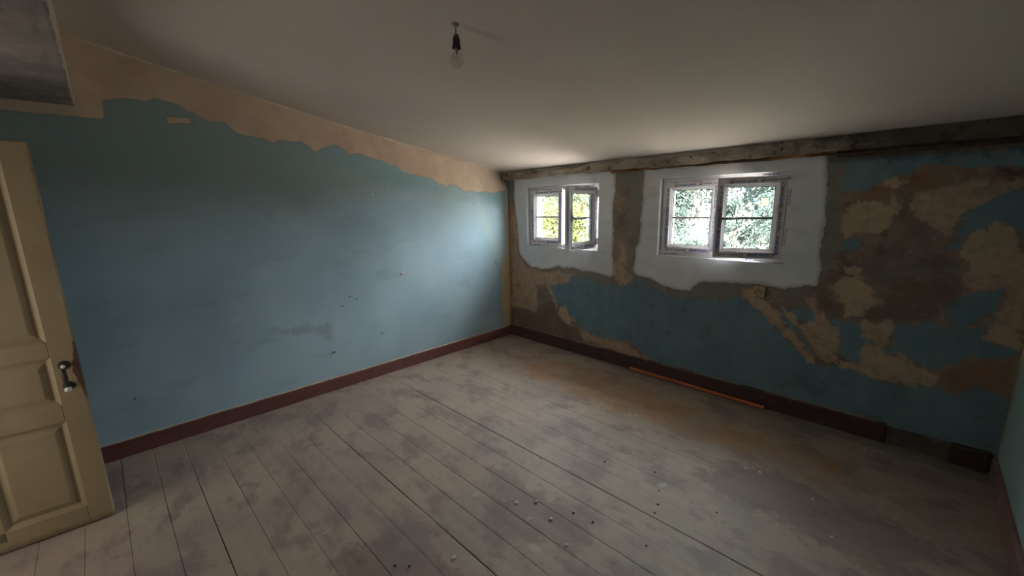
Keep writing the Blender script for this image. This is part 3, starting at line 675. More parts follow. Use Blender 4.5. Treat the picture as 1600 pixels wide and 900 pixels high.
def film(w_, h_, mw, parent, dark=False):
    """prints on the four members, reading as in the photo"""
    bt, br, bl = bmesh.new(), bmesh.new(), bmesh.new()
    flat = Matrix.Rotation(pi/2, 4, 'X')        # xy plane -> xz plane, facing -y
    def put(cx, cz, ang, lil):
        R = Matrix.Translation((cx, -0.0006, cz)) @ Matrix.Rotation(-ang, 4, 'Y') @ flat
        L = 0.030+tw; c0 = -L/2
        t = bmesh.new(); t.from_mesh(TXT); merge(bt, t, R @ Matrix.Translation((c0+0.030, -0.008, 0)))
        logo(bt, R @ Matrix.Translation((c0, -0.011, 0)), 0); logo(br, R @ Matrix.Translation((c0, -0.011, 0)), 1)
        if lil:
            t = bmesh.new(); box(t, c0+0.028, c0+L+0.003, -0.013, 0.015, -0.0004, -0.0001); merge(bl, t, R)
    def small(cx, cz, ang):
        R = Matrix.Translation((cx, -0.0006, cz)) @ Matrix.Rotation(-ang, 4, 'Y') @ flat
        t = bmesh.new(); t.from_mesh(TXS); merge(bt, t, R @ Matrix.Translation((-0.04, 0, 0)))
    c = mw/2-0.006; o_ = 0.011
    put(w_*0.38, h_-c-.002, 0, False); put(w_*0.82, h_-c+.003, 0, False)
    put(w_*0.72, c, pi, True); put(w_*0.27, c-.004, pi, False)
    for f in (0.2, 0.47, 0.76): put(c, h_*f, pi/2, f < .5)
    for f in (0.2, 0.5, 0.78): put(w_-c, h_*f, -pi/2, True)
    small(w_*0.2, h_-o_+.001, 0); small(w_*0.6, h_-o_+.001, 0); small(w_*0.5, o_-.004, pi); small(w_*.25, mw-.016, pi)
    small(o_-.002, h_*.6, pi/2); small(w_-mw+.016, h_*.6, -pi/2)
    a = obj('film_print', bt, ink, parent); b_ = obj('film_logo', br, inkr, parent); c_ = obj('film_band', bl, lilac, parent)
    for o in (a, b_, c_): o.location = (0, 0, 0)
def make_sash(par, loc, rz, w_, h_, handle, sticker, flip=False):
    mw = 0.068
    s = obj('sash', sash_mesh(w_, h_, mw), pvc, par); s.location = loc; s.rotation_euler = (0, 0, rz)
    bm = bmesh.new(); box(bm, mw-.004, w_-mw+.004, 0.026, 0.030, mw-.004, h_-mw+.004); p = obj('glass_pane', bm, g, s)
    bm = bmesh.new()
    for a in ((mw-.001, mw+.004, mw, h_-mw), (w_-mw-.004, w_-mw+.001, mw, h_-mw), (mw, w_-mw, mw-.001, mw+.004), (mw, w_-mw, h_-mw-.004, h_-mw+.001)):
        box(bm, a[0], a[1], 0.021, 0.0255, a[2], a[3])
    obj('gasket', bm, rubber, s)
    bm = bmesh.new(); box(bm, mw-.003, w_-mw+.003, 0.018, 0.0255, h_/2-.009, h_/2+.009, .002); box(bm, mw-.003, w_-mw+.003, 0.0305, 0.040, h_/2-.009, h_/2+.009, .002)
    obj('glazing_bar', bm, barm, s)
    film(w_, h_, mw, s)
    if sticker:
        bm = bmesh.new(); sx_, sz_ = sticker; t = bmesh.new(); box(t, 0, 0.042, 0.0246, 0.0255, 0, 0.052)
        merge(bm, t, Matrix.Translation((sx_, 0, sz_))); o = obj('glass_sticker', bm, stickm, s)
    if handle:
        bm = bmesh.new(); x = mw*0.5; z = h_/2
        box(bm, x-.014, x+.014, -0.012, 0.0, z-.034, z+.034, .005, 2)
        lathe(bm, [(0, 0), (.010, 0), (.010, .030), (0, .030)], 16, Matrix.Translation((x, -0.010, z)) @ Matrix.Rotation(pi/2, 4, 'X'))
        tube(bm, [(x-.006, -0.040, z), (x+.012, -0.043, z), (x+.05, -0.044, z-.001), (x+.115, -0.044, z-.002)], [.010, .010, .0085, .007], 10)
        obj('handle', bm, grey_mat, s, smooth=False)
        setp(s.children[-1], 'grey lever handle turned level')
    # lock gear along the free edge
    if handle:
        bm = bmesh.new(); box(bm, -0.0015, 0.001, 0.012, 0.026, 0.05, h_-.05)
        for z in (0.12, h_/2, h_-.12): box(bm, -0.005, 0.0, 0.015, 0.023, z-.012, z+.012, .002)
        obj('lock_rail', bm, mottled('steel_lock_rail', rgb(150, 152, 154), rgb(170, 172, 174), 9, .35, metal=.8), s)
    return s
def make_window(idx, x0, x1, angle, stick1, stick2, left_handle=False):
    root = empty('window_%d' % idx, ((x0+x1)/2, 0.05, WZ0)); root['kind'] = 'structure'
    W_ = x1-x0; H_ = WZ1-WZ0; hx = -W_/2
    bm = bmesh.new(); sec = [(0.0, 0.0), (0.040, 0.0), (0.043, 0.004), (0.043, 0.030), (0.052, 0.030), (0.052, 0.066), (0.0, 0.066)]
    rings = []
    for ins, y in sec: rings.append([bm.verts.new(p) for p in ((hx+ins, y, ins), (-hx-ins, y, ins), (-hx-ins, y, H_-ins), (hx+ins, y, H_-ins))])
    for a in range(len(sec)):
        A = rings[a]; B = rings[(a+1) % len(sec)]
        for k in range(4): bm.faces.new((A[k], A[(k+1) % 4], B[(k+1) % 4], B[k]))
    obj('window_frame', bm, pvc, root)
    bt = bmesh.new(); flat = Matrix.Rotation(pi/2, 4, 'X')
    for (cx, cz, ang) in ((-hx-.14, H_-.013, 0), (-hx-.20, .013, pi), (-hx-.013, H_*.72, -pi/2), (-hx-.013, H_*.3, -pi/2), (hx+.10, .013, pi), (hx+.013, .1, pi/2)):
        R = Matrix.Translation((cx, -0.0006, cz)) @ Matrix.Rotation(-ang, 4, 'Y') @ flat @ Matrix.Scale(.8, 4)
        t = bmesh.new(); t.from_mesh(TXT); merge(bt, t, R @ Matrix.Translation((-tw/2, -.006, 0)))
    obj('film_print', bt, ink, root)
    sw = (W_-0.06)/2; sh = H_-0.054
    make_sash(root, (hx+.028, -0.020, 0.027), 0, sw+.004, sh, False, stick1)
    # hinged on the right: local origin at the free edge, so offset after rotation about the hinge
    a = angle; hxp = -hx-.028; off = Vector((-sw*cos(a), -sw*sin(a), 0))
    make_sash(root, (hxp+off.x, -0.020+off.y, 0.027), a, sw, sh, True, stick2)
    # hinges
    for z in (0.09, H_-.09):
        bm = bmesh.new(); lathe(bm, [(0, -.035), (.007, -.035), (.007, -.001), (.0055, 0), (.007, .001), (.007, .035), (0, .035)], 12, Matrix.Translation((hxp+.006, -0.026, z)))
        box(bm, hxp+.004, hxp+.022, -0.028, 0.0, z-.03, z+.03, .002); obj('hinge', bm, pvc2, root)
    return root
make_window(1, *WINS[0], radians(89), None, (0.20, 0.36))
make_window(2, *WINS[1], radians(22), (0.235, 0.385), (0.285, 0.375))

# ------------------------------------------------------------------ socket outlet
P = on(1187, 455, (0, 0, 0), (0, 1, 0))
t = empty('wall_socket', (P[0], 0.0, P[2]))
setp(t, 'old beige square power socket on the blue wall below the right window', 'socket')
mso = mottled('aged_bakelite', rgb(176, 150, 112), rgb(190, 164, 124), 20, 0.5)
bm = bmesh.new(); box(bm, -.038, .038, -.026, 0.012, -.038, .038, .004, 2)
o = obj('cover_plate', bm, mso, t)
bm = bmesh.new(); lathe(bm, [(.0265, 0.0), (.0265, .004), (.0225, .004), (.0215, .001), (.0215, .0005), (0, .0005)], 28, Matrix.Translation((0, -.0255, 0)) @ Matrix.Rotation(pi/2, 4, 'X'))
obj('socket_well', bm, mottled('dark_bakelite', rgb(112, 92, 66), rgb(124, 102, 74), 20, 0.5), t)
bm = bmesh.new()
for sx_ in (-.0095, .0095): lathe(bm, [(0, 0), (.0035, 0), (.0035, .0016), (0, .0016)], 12, Matrix.Translation((sx_, -.0262, .002)) @ Matrix.Rotation(pi/2, 4, 'X'))
box(bm, -.003, .003, -.0275, -.0262, .006, .014)
obj('contact_hole', bm, mottled('black_hole', rgb(24, 20, 16), rgb(30, 26, 20), 20), t)

# ------------------------------------------------------------------ door leaf, standing open
def build_door():
    fx, fy = 0.666, -3.4898
    ang = math.atan2(-0.374, -0.026)             # direction from free edge to hinge
    root = empty('door_1', (fx, fy, 0)); root.rotation_euler = (0, 0, ang); root['kind'] = 'structure'
    # local: +x towards hinge, room face (towards +X world) at local y = 0 ; wood goes to local y = -t
    H = 1.812; Wd = 0.78; T = 0.04
    m = M('cream_gloss_old', 0.5)
    sp = m.n.new('ShaderNodeSeparateXYZ'); m.L(m.co, sp.inputs[0])
    n1 = m.noise(3, 5, 0.6); nf = m.noise(28, 5, 0.7)
    c = m.mix(m.step(n1, 0.35, 0.65), rgb(140, 122, 92), rgb(150, 132, 102))
    c = m.mix(m.math('MULTIPLY', m.step(m.noise(7, 6, .7, loc=(3, 3, 3)), 0.55, 0.75), 0.4), c, rgb(140, 118, 84))
    # worn bare wood round the lock edge, darker towards the foot
    dx = sp.outputs[0]; dz = m.math('ABSOLUTE', m.math('SUBTRACT', sp.outputs[2], 0.79))
    wv = m.math('ADD', m.math('MULTIPLY', dx, 6.0), m.math('MULTIPLY', dz, 1.0))
    wv = m.math('ADD', wv, m.math('MULTIPLY', m.math('SUBTRACT', nf, 0.5), 0.16))
    c = m.mix(m.math('SUBTRACT', 1.0, m.step(wv, 0.135, 0.165)), c, m.mix(nf, rgb(74, 50, 38), rgb(104, 74, 56)))
    foot = m.math('SUBTRACT', 1.0, m.step(m.math('ADD', sp.outputs[2], m.math('MULTIPLY', nf, 0.05)), 0.03, 0.07))
    c = m.mix(m.math('MULTIPLY', foot, 0.7), c, rgb(92, 78, 58))
    m.base(c); m.bump(m.noise(20, 5, .6, st=(1, 1, .3)), 0.3, 0.003)
    cols = [0.085, 0.34, 0.43, 0.695]; 
    rows = [(0.105, 0.553), (0.637, 0.868), (0.942, 1.730)]
    bm = bmesh.new(); z0 = 0.006
    def pc(x0, x1, za, zb): box(bm, x0, x1, -T, 0, za, zb, .0025)
    pc(0, cols[0], z0, H); pc(cols[1], cols[2], z0+.05, H-.05); pc(cols[3], Wd, z0, H)
    pc(cols[0]-.001, cols[3]+.001, z0, rows[0][0]); pc(cols[0]-.001, cols[3]+.001, rows[0][1], rows[1][0])
    pc(cols[0]-.001, cols[3]+.001, rows[1][1], rows[2][0]); pc(cols[0]-.001, cols[3]+.001, rows[2][1], H)
    # chipped free edge
    for v in bm.verts:
        if v.co.x < 0.004: v.co.x += 0.002*noise.noise(Vector((1, v.co.z*9, 0)))
    obj('door_leaf', bm, m.m, root)
    for (xa, xb) in ((cols[0], cols[1]), (cols[2], cols[3])):
        for za, zb in rows:
            bm = bmesh.new()
            prof = [(0.0, -0.003), (0.006, -0.006), (0.012, -0.014), (0.016, -0.018), (0.020, -0.018), (0.042, -0.008), (0.046, -0.007)]
            rings = [[bm.verts.new(p) for p in ((xa+i, y, za+i), (xb-i, y, za+i), (xb-i, y, zb-i), (xa+i, y, zb-i))] for i, y in prof]
            for A, B in zip(rings, rings[1:]):
                for k in range(4): bm.faces.new((A[k], A[(k+1) % 4], B[(k+1) % 4], B[k]))
            bm.faces.new(rings[-1])
            back = [bm.verts.new(p) for p in ((xa, -T+.004, za), (xb, -T+.004, za), (xb, -T+.004, zb), (xa, -T+.004, zb))]
            bm.faces.new(back[::-1])
            for k in range(4): bm.faces.new((rings[0][k], back[k], back[(k+1) % 4], rings[0][(k+1) % 4]))
            obj('panel', bm, m.m, root)
    iron = mottled('blackened_iron', rgb(46, 42, 40), rgb(70, 64, 58), 30, 0.5, 0.3, metal=.5)
    h = obj('handle_plate', (lambda b: (lathe(b, [(0, 0), (.021, 0), (.019, .004), (.008, .006), (0, .006)], 20, Matrix.Translation((0.047, 0, 0.823)) @ Matrix.Rotation(-pi/2, 4, 'X')),
        lathe(b, [(0, 0), (.021, 0), (.019, .004), (.008, .006), (0, .006)], 20, Matrix.Translation((0.046, 0, 0.722)) @ Matrix.Rotation(-pi/2, 4, 'X')), b)[-1])(bmesh.new()), iron, root)
    bm = bmesh.new(); tube(bm, [(0.047, .004, .823), (0.047, .030, .822), (0.047, .040, .810), (0.0465, .043, .775), (0.046, .040, .738), (0.046, .028, .724), (0.046, .004, .722)], [.007, .008, .009, .0105, .009, .008, .007], 12)
    obj('handle', bm, iron, root, smooth=True)
    pw = mottled('pale_worn_metal', rgb(206, 208, 206), rgb(224, 226, 224), 30, .3)
    for z, r in ((.826, .0085), (.716, .012)):
        bm = bmesh.new(); lathe(bm, [(0, 0), (r, .002), (r*1.05, .008), (r*.6, .014), (0, .015)], 14, Matrix.Translation((0.046, .030, z)) @ Matrix.Rotation(-pi/2, 4, 'X'))
        for v in bm.verts: v.co += Vector((noise.noise(v.co*120), 0, noise.noise(v.co*120+Vector((3, 3, 3)))))*.003
        o = obj('knob', bm, pw, root, smooth=True); setp(o, 'pale shiny knob end')
    for z in (0.28, 1.55):
        bm = bmesh.new(); lathe(bm, [(0, -.045), (.008, -.045), (.008, .045), (0, .045)], 12, Matrix.Translation((Wd+.006, 0.004, z))); box(bm, Wd-.03, Wd+.004, .0, .003, z-.04, z+.04)
        obj('hinge', bm, iron, root)
build_door()

# ------------------------------------------------------------------ hanging bulb
d_ = ray(712, 38); t_ = 0.5
while CAM[2]+d_[2]*t_ < ceil_z(CAM[1]+d_[1]*t_): t_ += 0.001
bx, by = CAM[0]+d_[0]*t_, CAM[1]+d_[1]*t_; cz = ceil_z(by)
t = empty('pendant_bulb', (bx, by, cz)); t.scale = (.88, .88, .88); setp(t, 'bare clear light bulb in a dark socket hanging from the sloping ceiling', 'light bulb')
dk = mottled('black_bakelite', rgb(30, 26, 24), rgb(44, 38, 34), 20, .45)
bm = bmesh.new(); lathe(bm, [(0, .012), (.020, .012), (.018, .0), (.010, -.007), (0, -.008)], 20); obj('ceiling_cup', bm, mottled('grey_putty_cup', rgb(140, 138, 130), rgb(152, 150, 142), 20), t, True)
bm = bmesh.new(); tube(bm, [(0, 0, -.004), (-.0015, 0.0005, -.02), (-.002, 0, -.035), (-.001, 0, -.05)], .0022, 8); obj('cord', bm, mottled('brown_cord', rgb(70, 54, 40), rgb(86, 66, 50), 30), t)
bm = bmesh.new(); lathe(bm, [(0, -.042), (.009, -.042), (.0125, -.046), (.0135, -.054), (0.0135, -.060), (0, -.060)], 24); obj('socket_cap', bm, mottled('grey_socket_cap', rgb(98, 96, 88), rgb(112, 108, 100), 20, .5), t, True)
bm = bmesh.new(); lathe(bm, [(0, -.058), (.0155, -.058), (.0165, -.068), (.0165, -.085), (.0185, -.093), (.0215, -.099), (.0215, -.102), (.018, -.101), (.0145, -.092), (0, -.090)], 28)
k = 0
for v in bm.verts:
    a = math.atan2(v.co.y, v.co.x); rr = math.hypot(v.co.x, v.co.y)
    if v.co.z < -.095: v.co.x *= 1+.12*cos(4*a); v.co.y *= 1+.12*cos(4*a); v.co.z += .004*cos(4*a)
    elif rr > .015: v.co.x *= 1+.03*cos(14*a); v.co.y *= 1+.03*cos(14*a)
obj('socket_shell', bm, dk, t, False)
bm = bmesh.new(); lathe(bm, [(0, -.090), (.0125, -.090), (.0130, -.094), (.0125, -.098), (.0130, -.102), (.0125, -.108), (0, -.108)], 24); obj('bulb_base', bm, mottled('brass_thread', rgb(130, 112, 80), rgb(150, 130, 92), 20, .35, metal=.8), t, True)
gb = bpy.data.materials.new('clear_bulb_glass'); gb.use_nodes = True; nt = gb.node_tree; nt.nodes.clear()
out = nt.nodes.new('ShaderNodeOutputMaterial'); mx = nt.nodes.new('ShaderNodeMixShader'); tr = nt.nodes.new('ShaderNodeBsdfTransparent'); gl = nt.nodes.new('ShaderNodeBsdfGlossy'); gl.inputs['Roughness'].default_value = 0.03
lw = thin_fresnel(nt); tr.inputs[0].default_value = (.93, .93, .91, 1)
nt.links.new(lw, mx.inputs[0]); nt.links.new(tr.outputs[0], mx.inputs[1]); nt.links.new(gl.outputs[0], mx.inputs[2]); nt.links.new(mx.outputs[0], out.inputs[0])
prof = [(.0125, -.104), (.0135, -.110), (.0180, -.120), (.0245, -.131), (.0285, -.142), (.0298, -.153), (.0285, -.164), (.0240, -.174), (.0165, -.181), (.008, -.1843), (0, -.185)]
bm = bmesh.new(); lathe(bm, prof, 32); obj('bulb_glass', bm, gb, t, True)
bm = bmesh.new(); tube(bm, [(0, 0, -.106), (0, 0, -.128)], [.004, .0025], 8)
tube(bm, [(0, 0, -.126), (.010, 0, -.146)], .0005, 5); tube(bm, [(0, 0, -.126), (-.010, 0, -.146)], .0005, 5)
tube(bm, [(-.010, 0, -.146), (-.005, .004, -.148), (0, .005, -.147), (.005, .004, -.148), (.010, 0, -.146)], .0006, 5)
obj('filament', bm, mottled('filament_wire', rgb(120, 116, 108), rgb(140, 134, 124), 20, .4), t)

# ------------------------------------------------------------------ rod on the floor
pa = on(983, 576, (0, 0, .014), (0, 0, 1)); pb = on(1195, 636.5, (0, 0, .014), (0, 0, 1))
mrod = M('orange_brown_rod', 0.55)
c = mrod.mix(mrod.step(mrod.noise(14, 5, .6, st=(.3, 1, 1)), .4, .65), rgb(176, 92, 48), rgb(160, 84, 46)); c = mrod.mix(mrod.math('MULTIPLY', mrod.step(mrod.noise(60, 4), .62, .7), .4), c, rgb(190, 130, 90)); mrod.base(c)
pa[1], pb[1] = -0.036, -0.050
a, b_ = Vector(pa), Vector(pb); Ld = (b_-a).length
bm = bmesh.new(); tube(bm, [(Ld*i/14, .0025*sin(i/14*pi), 0) for i in range(15)], .0145, 14)
o = obj('rod', bm, mrod.m, smooth=False); o.location = (a.x, a.y, .0165); o.rotation_euler = (0, 0, math.atan2(b_.y-a.y, b_.x-a.x))
setp(o, 'long orange-brown round rod lying on the floor along the window wall skirting', 'rod')

# ------------------------------------------------------------------ small things on the walls
def wall_thing(name, x, y, side):
    P = on(x, y, (0, 0, 0), (1, 0, 0) if side == 'L' else (0, 1, 0)); o = empty(name, tuple(P))
    o.rotation_euler = (0, pi/2, 0) if side == 'L' else (pi/2, 0, 0)   # local +z points into the room
    return o
rusty = mottled('rusty_iron', rgb(50, 42, 36), rgb(78, 58, 44), 60, .7)
plugw = mottled('white_plug_filler', rgb(206, 208, 204), rgb(222, 222, 216), 40, .8)
def nail_bm(l=.02, bend=0.0):
    bm = bmesh.new(); tube(bm, [(0, 0, -.012), (0, 0, l*.5), (bend, 0, l)], .0022, 8); lathe(bm, [(0, l), (.0050, l), (.0050, l+.0016), (0, l+.002)], 10, Matrix.Translation((bend, 0, 0))); return bm
proto = obj('nail', nail_bm(), rusty); nails = [(556,467),(545,463),(595,520),(210,622),(534,478)]
for i, (x, y) in enumerate(nails):
    P = on(x, y, (0, 0, 0), (1, 0, 0)); o = proto if i == 0 else proto.copy()
    if i: COL.objects.link(o)
    o.location = P; o.rotation_euler = (0, pi/2, 0)
    setp(o, ['small rusty nail in the blue wall, lower right of a close pair', 'small rusty nail in the blue wall, upper left of a close pair', 'small rusty nail low in the blue wall nearest the far corner',
         'small dark nail in the blue wall nearest the open door', 'small rusty nail just above and right of the grey smudge on the blue wall'][i], 'nail', 'nails in the blue left wall')
t = wall_thing('hook', 584, 303, 'L'); setp(t, 'tiny bent dark hook on the upper blue left wall', 'hook')
bm = bmesh.new(); tube(bm, [(0, 0, -.01), (0, 0, .016), (-.004, 0, .022), (-.012, 0, .022), (-.015, 0, .016)], .0022, 8); obj('shank', bm, rusty, t)
bm = bmesh.new(); lathe(bm, [(0, 0), (.009, 0), (.007, .003), (0, .004)], 14); obj('filler', bm, plugw, t)
t = wall_thing('wall_plug', 474, 260, 'L'); setp(t, 'black hollow wall plug with a pale ring high on the blue left wall', 'wall plug')
bm = bmesh.new(); lathe(bm, [(.007, -.01), (.011, .001), (.013, .003), (.016, .001), (.016, -.006)], 16); obj('ring', bm, mottled('blue_grey_filler', rgb(150, 162, 162), rgb(166, 174, 172), 40), t)
bm = bmesh.new(); lathe(bm, [(0, .0015), (.0085, .0015), (.0085, -.005), (0, -.005)], 12); obj('hole', bm, mottled('black_plug_hole', rgb(18, 16, 15), rgb(24, 22, 20), 40), t)
t = wall_thing('wall_hook', 629, 427, 'L'); setp(t, 'white filled plug with a dark screw hook in the middle of the left wall', 'hook')
bm = bmesh.new(); lathe(bm, [(0, -.004), (.019, -.004), (.020, .002), (.013, .006), (0, .007)], 14)
for v in bm.verts: v.co += Vector((noise.noise(v.co*60), noise.noise(v.co*60+Vector((2, 1, 0))), 0))*.006
obj('filler', bm, plugw, t)
bm = bmesh.new(); tube(bm, [(0, 0, -.005), (0, 0, .022), (.006, 0, .030), (.014, 0, .030)], .003, 8); obj('screw', bm, rusty, t)
t = wall_thing('cable_stub', 523, 549, 'L'); setp(t, 'cut white cable stub sticking out low on the blue left wall', 'cable')
bm = bmesh.new(); tube(bm, [(0, 0, -.01), (-.004, .002, .010), (-.018, .003, .016), (-.024, .001, .012)], .0035, 8); tube(bm, [(0, 0, -.01), (.004, -.003, .012), (.014, -.005, .018)], .0035, 8); obj('wire', bm, plugw, t)
bm = bmesh.new(); lathe(bm, [(0, .0), (.011, 0), (.010, .004), (0, .005)], 12, Matrix.Translation((.006, 0, 0))); obj('hole', bm, rusty, t)
for (x, y, lab) in ((1374, 422, 'small black nail stub in the bare plaster right of the windows'), (1284, 596, 'small black nail in the blue paint low on the window wall')):
    P = on(x, y, (0, 0, 0), (0, 1, 0)); o = obj('nail', nail_bm(.014, .004), rusty); o.location = P; o.rotation_euler = (pi/2, 0, 0); setp(o, lab, 'nail')
# long crack in the left wall near the corner, laid on as a thin dark tube
bm = bmesh.new(); pts = [on(x, y, (0, 0, 0), (1, 0, 0)) for x, y in ((771,402),(773,408),(776,413),(781,418),(783,423),(782,432),(786,436))]
for p in pts: p[0] = 0.001
tube(bm, pts, [.001, .003, .0035, .003, .004, .005, .001], 6)
o = obj('trim_7', bm, mottled('crack_dark_brown', rgb(60, 52, 44), rgb(80, 68, 56), 40)); o['kind'] = 'structure'

# ------------------------------------------------------------------ crumbs on the floor
def chip_bm(s, flat, seed):
    bm = bmesh.new(); bmesh.ops.create_icosphere(bm, subdivisions=1, radius=s)
    for v in bm.verts:
        v.co *= 1+.45*noise.noise(v.co*90+Vector((seed, 0, 0))); v.co.z *= flat; v.co.z += s*flat*0.7
    return bm
chipm = mottled('pale_plaster_crumb', rgb(190, 182, 166), rgb(214, 206, 192), 60, .9); dirtm = mottled('dark_grit', rgb(40, 34, 30), rgb(58, 48, 42), 60, .9)
chips = [(913,634,.008),(936,637,.008),(939,632,.006),(984,650,.009),(995,650,.009),(728,784,.006),(838,784,.013),(806,786,.011),(800,781,.009),(788,784,.007),(861,811,.012),(709,872,.013),(885,852,.009),(1116,733,.009),(1187,738,.011),(1165,732,.007),(1270,780,.008),(700,561,.008),(563,597,.009),(945,811,.007),(797,856,.007),(810,853,.006),(1300,839,.007),(783,532,.007),(1276,650,.008),(1237,649,.006),(1350,702,.008),(1366,705,.007),(1378,706,.008),(1340,694,.006),(1055,694,.006),(1150,720,.005)]
protos = [obj('plaster_crumb', chip_bm(.009, .45, i), chipm) for i in range(3)]
for i, (x, y, s) in enumerate(chips):
    o = protos[i] if i < 3 else protos[i % 3].copy()
    if i >= 3: COL.objects.link(o)
    P = on(x, y, (0, 0, 0), (0, 0, 1)); P[1] = min(P[1], -.035)
    o.location = (P[0], P[1], 0.0); o.scale = (s/.010,)*3; o.rotation_euler = (0, 0, i*1.7)
    if y > 770 and x < 900: lab = 'pale plaster crumb among the chalky marks on the dark worn floor patch'
    elif x > 1220 and y < 720: lab = 'pale plaster crumb beside the dark skirting right of the rod'
    elif y < 600: lab = 'pale plaster crumb on the floor close to the far corner'
    elif x < 1000: lab = 'pale plaster crumb at the edge of the orange floor stain'
    elif x < 1280: lab = 'pale plaster crumb on the floor boards in front of the right window'
    else: lab = 'pale plaster crumb on the dull floor near the right wall'
    setp(o, lab, 'plaster crumb', 'plaster crumbs: ' + lab)
grit = [(1022,711),(945,722),(1023,738),(1029,767),(1028,789),(1023,802),(1010,853),(896,802),(926,816),(845,716),(971,609),(617,885),(640,885),(1120,801)]
pg = obj('grit', chip_bm(.006, .6, 9), dirtm)
for i, (x, y) in enumerate(grit):
    o = pg if i == 0 else pg.copy()
    if i: COL.objects.link(o)
    P = on(x, y, (0, 0, 0), (0, 0, 1)); o.location = (P[0], P[1], 0.0); s = .7+.5*((i*37 % 10)/10); o.scale = (s, s, s); o.rotation_euler = (0, 0, i)
    lab = 'dark grit speck near the bottom edge of the photo, left half' if x < 700 else 'dark grit speck in the loose line right of the worn floor patch' if 1005 < x < 1050 else 'dark grit speck alone on the boards nearest the skirting' if y < 620 else 'lone dark grit speck farthest right on the boards' if x > 1100 else 'dark grit speck on the boards in the middle of the floor'
    setp(o, lab, 'grit', 'dark grit: ' + lab)

# ------------------------------------------------------------------ garden outside
bm = bmesh.new(); nG = 30
def ground_z(y): return -0.15+0.02*max(0, y)+0.05*max(0, y-6)
gv = [[bm.verts.new((-26+52*i/nG, 0.25+30*j/nG, ground_z(0.25+30*j/nG)+0.06*noise.noise(Vector((i*.4, j*.4, 0))))) for i in range(nG+1)] for j in range(nG+1)]
for j in range(nG):
    for i in range(nG): bm.faces.new((gv[j][i], gv[j][i+1], gv[j+1][i+1], gv[j+1][i]))
o = obj('ground', bm, mottled('pale_gravel_bounce', rgb(208, 196, 180), rgb(226, 214, 198), 1.5, .95), smooth=True); o['kind'] = 'structure'  # ground raised and made pale gravel to bounce sunlight onto the ceiling
def leaf_mat(name, a, b_):
    m = M(name, 0.8); c = m.mix(m.noise(1.3, 4), a, b_); m.base(c)
    m.b.inputs['Specular IOR Level'].default_value = 0.06
    m.b.inputs['Transmission Weight'].default_value = 0.0
    tl = m.n.new('ShaderNodeBsdfTranslucent'); m.L(c, tl.inputs[0]); mx = m.n.new('ShaderNodeMixShader'); mx.inputs[0].default_value = .35
    o_ = m.n['Material Output']; m.L(m.b.outputs[0], mx.inputs[1]); m.L(tl.outputs[0], mx.inputs[2]); m.L(mx.outputs[0], o_.inputs[0]); return m.m
bark = mottled('grey_bark', rgb(92, 82, 70), rgb(120, 108, 92), 12, .9, .6)
def tree(kind, x, y, h, r, leaf, mat, label, cat, seed, n=5000):
    gz = ground_z(y)-0.08
    rng = random.Random(seed); root = empty(kind, (x, y, gz)); setp(root, label, cat, 'greenery outside the windows')
    bm = bmesh.new()
    tube(bm, [(0, 0, -.15), (.05, .02, h*.3), (-.04, .05, h*.6), (.02, 0, h*.85)], [r*.10, r*.08, r*.05, r*.02], 8)
    for k in range(7):
        a = rng.uniform(0, 6.28); z = h*rng.uniform(.25, .7); tube(bm, [(0, 0, z), (cos(a)*r*.35, sin(a)*r*.35, z+h*.08), (cos(a)*r*.7, sin(a)*r*.7, z+h*.14)], [r*.04, r*.025, r*.01], 6)
    obj('trunk', bm, bark, root)
    # clumps
    cl = []
    for k in range(26):
        while True:
            p = Vector((rng.uniform(-1, 1), rng.uniform(-1, 1), rng.uniform(-1, 1)))
            if p.length < 1: break
        cl.append((Vector((p.x*r*.75, p.y*r*.75, h*.55+p.z*h*.40)), r*rng.uniform(.28, .45)))
    V = []; Fc = []
    for k in range(n):
        c0, cr = cl[rng.randrange(len(cl))]
        d = Vector((rng.gauss(0, 1), rng.gauss(0, 1), rng.gauss(0, 1))).normalized()
        p = c0+d*cr*rng.uniform(.75, 1.05); s = leaf*rng.uniform(.6, 1.3)
        nn = (d+Vector((rng.uniform(-1, 1), rng.uniform(-1, 1), rng.uniform(-.3, 1)))*.8).normalized()
        u = nn.orthogonal().normalized(); u.rotate(Matrix.Rotation(rng.uniform(0, 6.28), 3, nn)); v = nn.cross(u)
        b = len(V); V += [p-u*s, p+v*s*.42+nn*s*.08, p+u*s*1.0, p-v*s*.42+nn*s*.08]; Fc.append((b, b+1, b+2, b+3))
    me = bpy.data.meshes.new('foliage'); me.from_pydata([tuple(q) for q in V], [], Fc); me.update()
    link_mesh('foliage', me, mat, root)
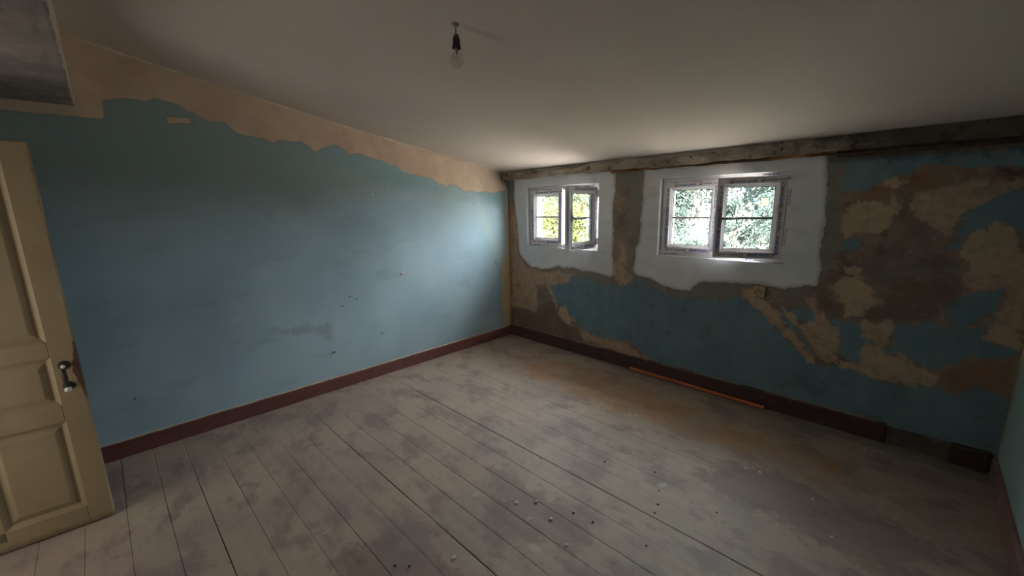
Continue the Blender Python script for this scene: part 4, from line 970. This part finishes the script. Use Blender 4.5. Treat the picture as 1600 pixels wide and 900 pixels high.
cool = leaf_mat('cool_green_leaves', rgb(29, 37, 37), rgb(42, 50, 50)); mid = leaf_mat('mid_green_leaves', rgb(34, 42, 30), rgb(48, 56, 40)); yel = leaf_mat('yellow_green_leaves', rgb(48, 53, 28), rgb(62, 64, 38))
tree('tree', 1.4, 6.6, 4.4, 1.3, .05, cool, 'cool green leafy tree straight outside the right window', 'tree', 1, 15000)
tree('tree', -1.5, 7.4, 4.7, 1.3, .05, cool, 'dense blue-green tree outside, between the views of the two windows', 'tree', 2, 15000)
tree('tree', 4.8, 8.2, 4.4, 1.4, .06, mid, 'green tree standing outside farthest right of all trees', 'tree', 3, 4000)
tree('tree', -5.6, 8.0, 3.8, 1.3, .05, mid, 'mid green tree outside, seen in the open left casement', 'tree', 4, 12000)
tree('bush', -3.7, 5.4, 1.8, 0.95, .045, yel, 'sunlit yellow-green bush outside the left window', 'bush', 5, 9000)
tree('tree', -9.4, 9.4, 3.4, 1.5, .05, yel, 'pale yellow-green tree farthest left outside the left window', 'tree', 6, 9000)
tree('tree', 0.0, 10.4, 4.8, 1.45, .06, cool, 'tall blue-green tree standing behind the others outside the right window', 'tree', 7, 12000)
tree('tree', -3.3, 11.2, 4.8, 1.45, .06, mid, 'tall green tree standing behind the others outside the left window', 'tree', 8, 10000)
tree('tree', 3.4, 11.0, 4.8, 1.4, .06, cool, 'tall blue-green tree at the back right of the garden', 'tree', 10, 6000)
tree('bush', 0.3, 4.6, 1.25, 0.6, .035, cool, 'low grey-green bush close outside the right window', 'bush', 9, 6000)
tree('tree', -7.4, 11.6, 4.2, 1.45, .06, mid, 'green tree at the back left of the garden', 'tree', 11, 8000)
for i, (x, y, kind) in enumerate(((1.75, 4.9, cool), (-0.95, 5.3, cool), (-2.2, 5.6, mid), (-5.2, 5.9, yel), (0.75, 5.5, cool), (2.95, 4.9, cool))):
    tree('shrub', x, y, 1.9, 0.62, .036, kind, ['rounded shrub at the right below the right window view', 'rounded shrub at the left edge of the right window view', 'mid green shrub between the window views', 'yellow-green shrub at the left in the left window', 'rounded shrub in the middle of the right window view', 'rounded shrub farthest right in the row before the trees'][i], 'bush', 40+i, 6000)
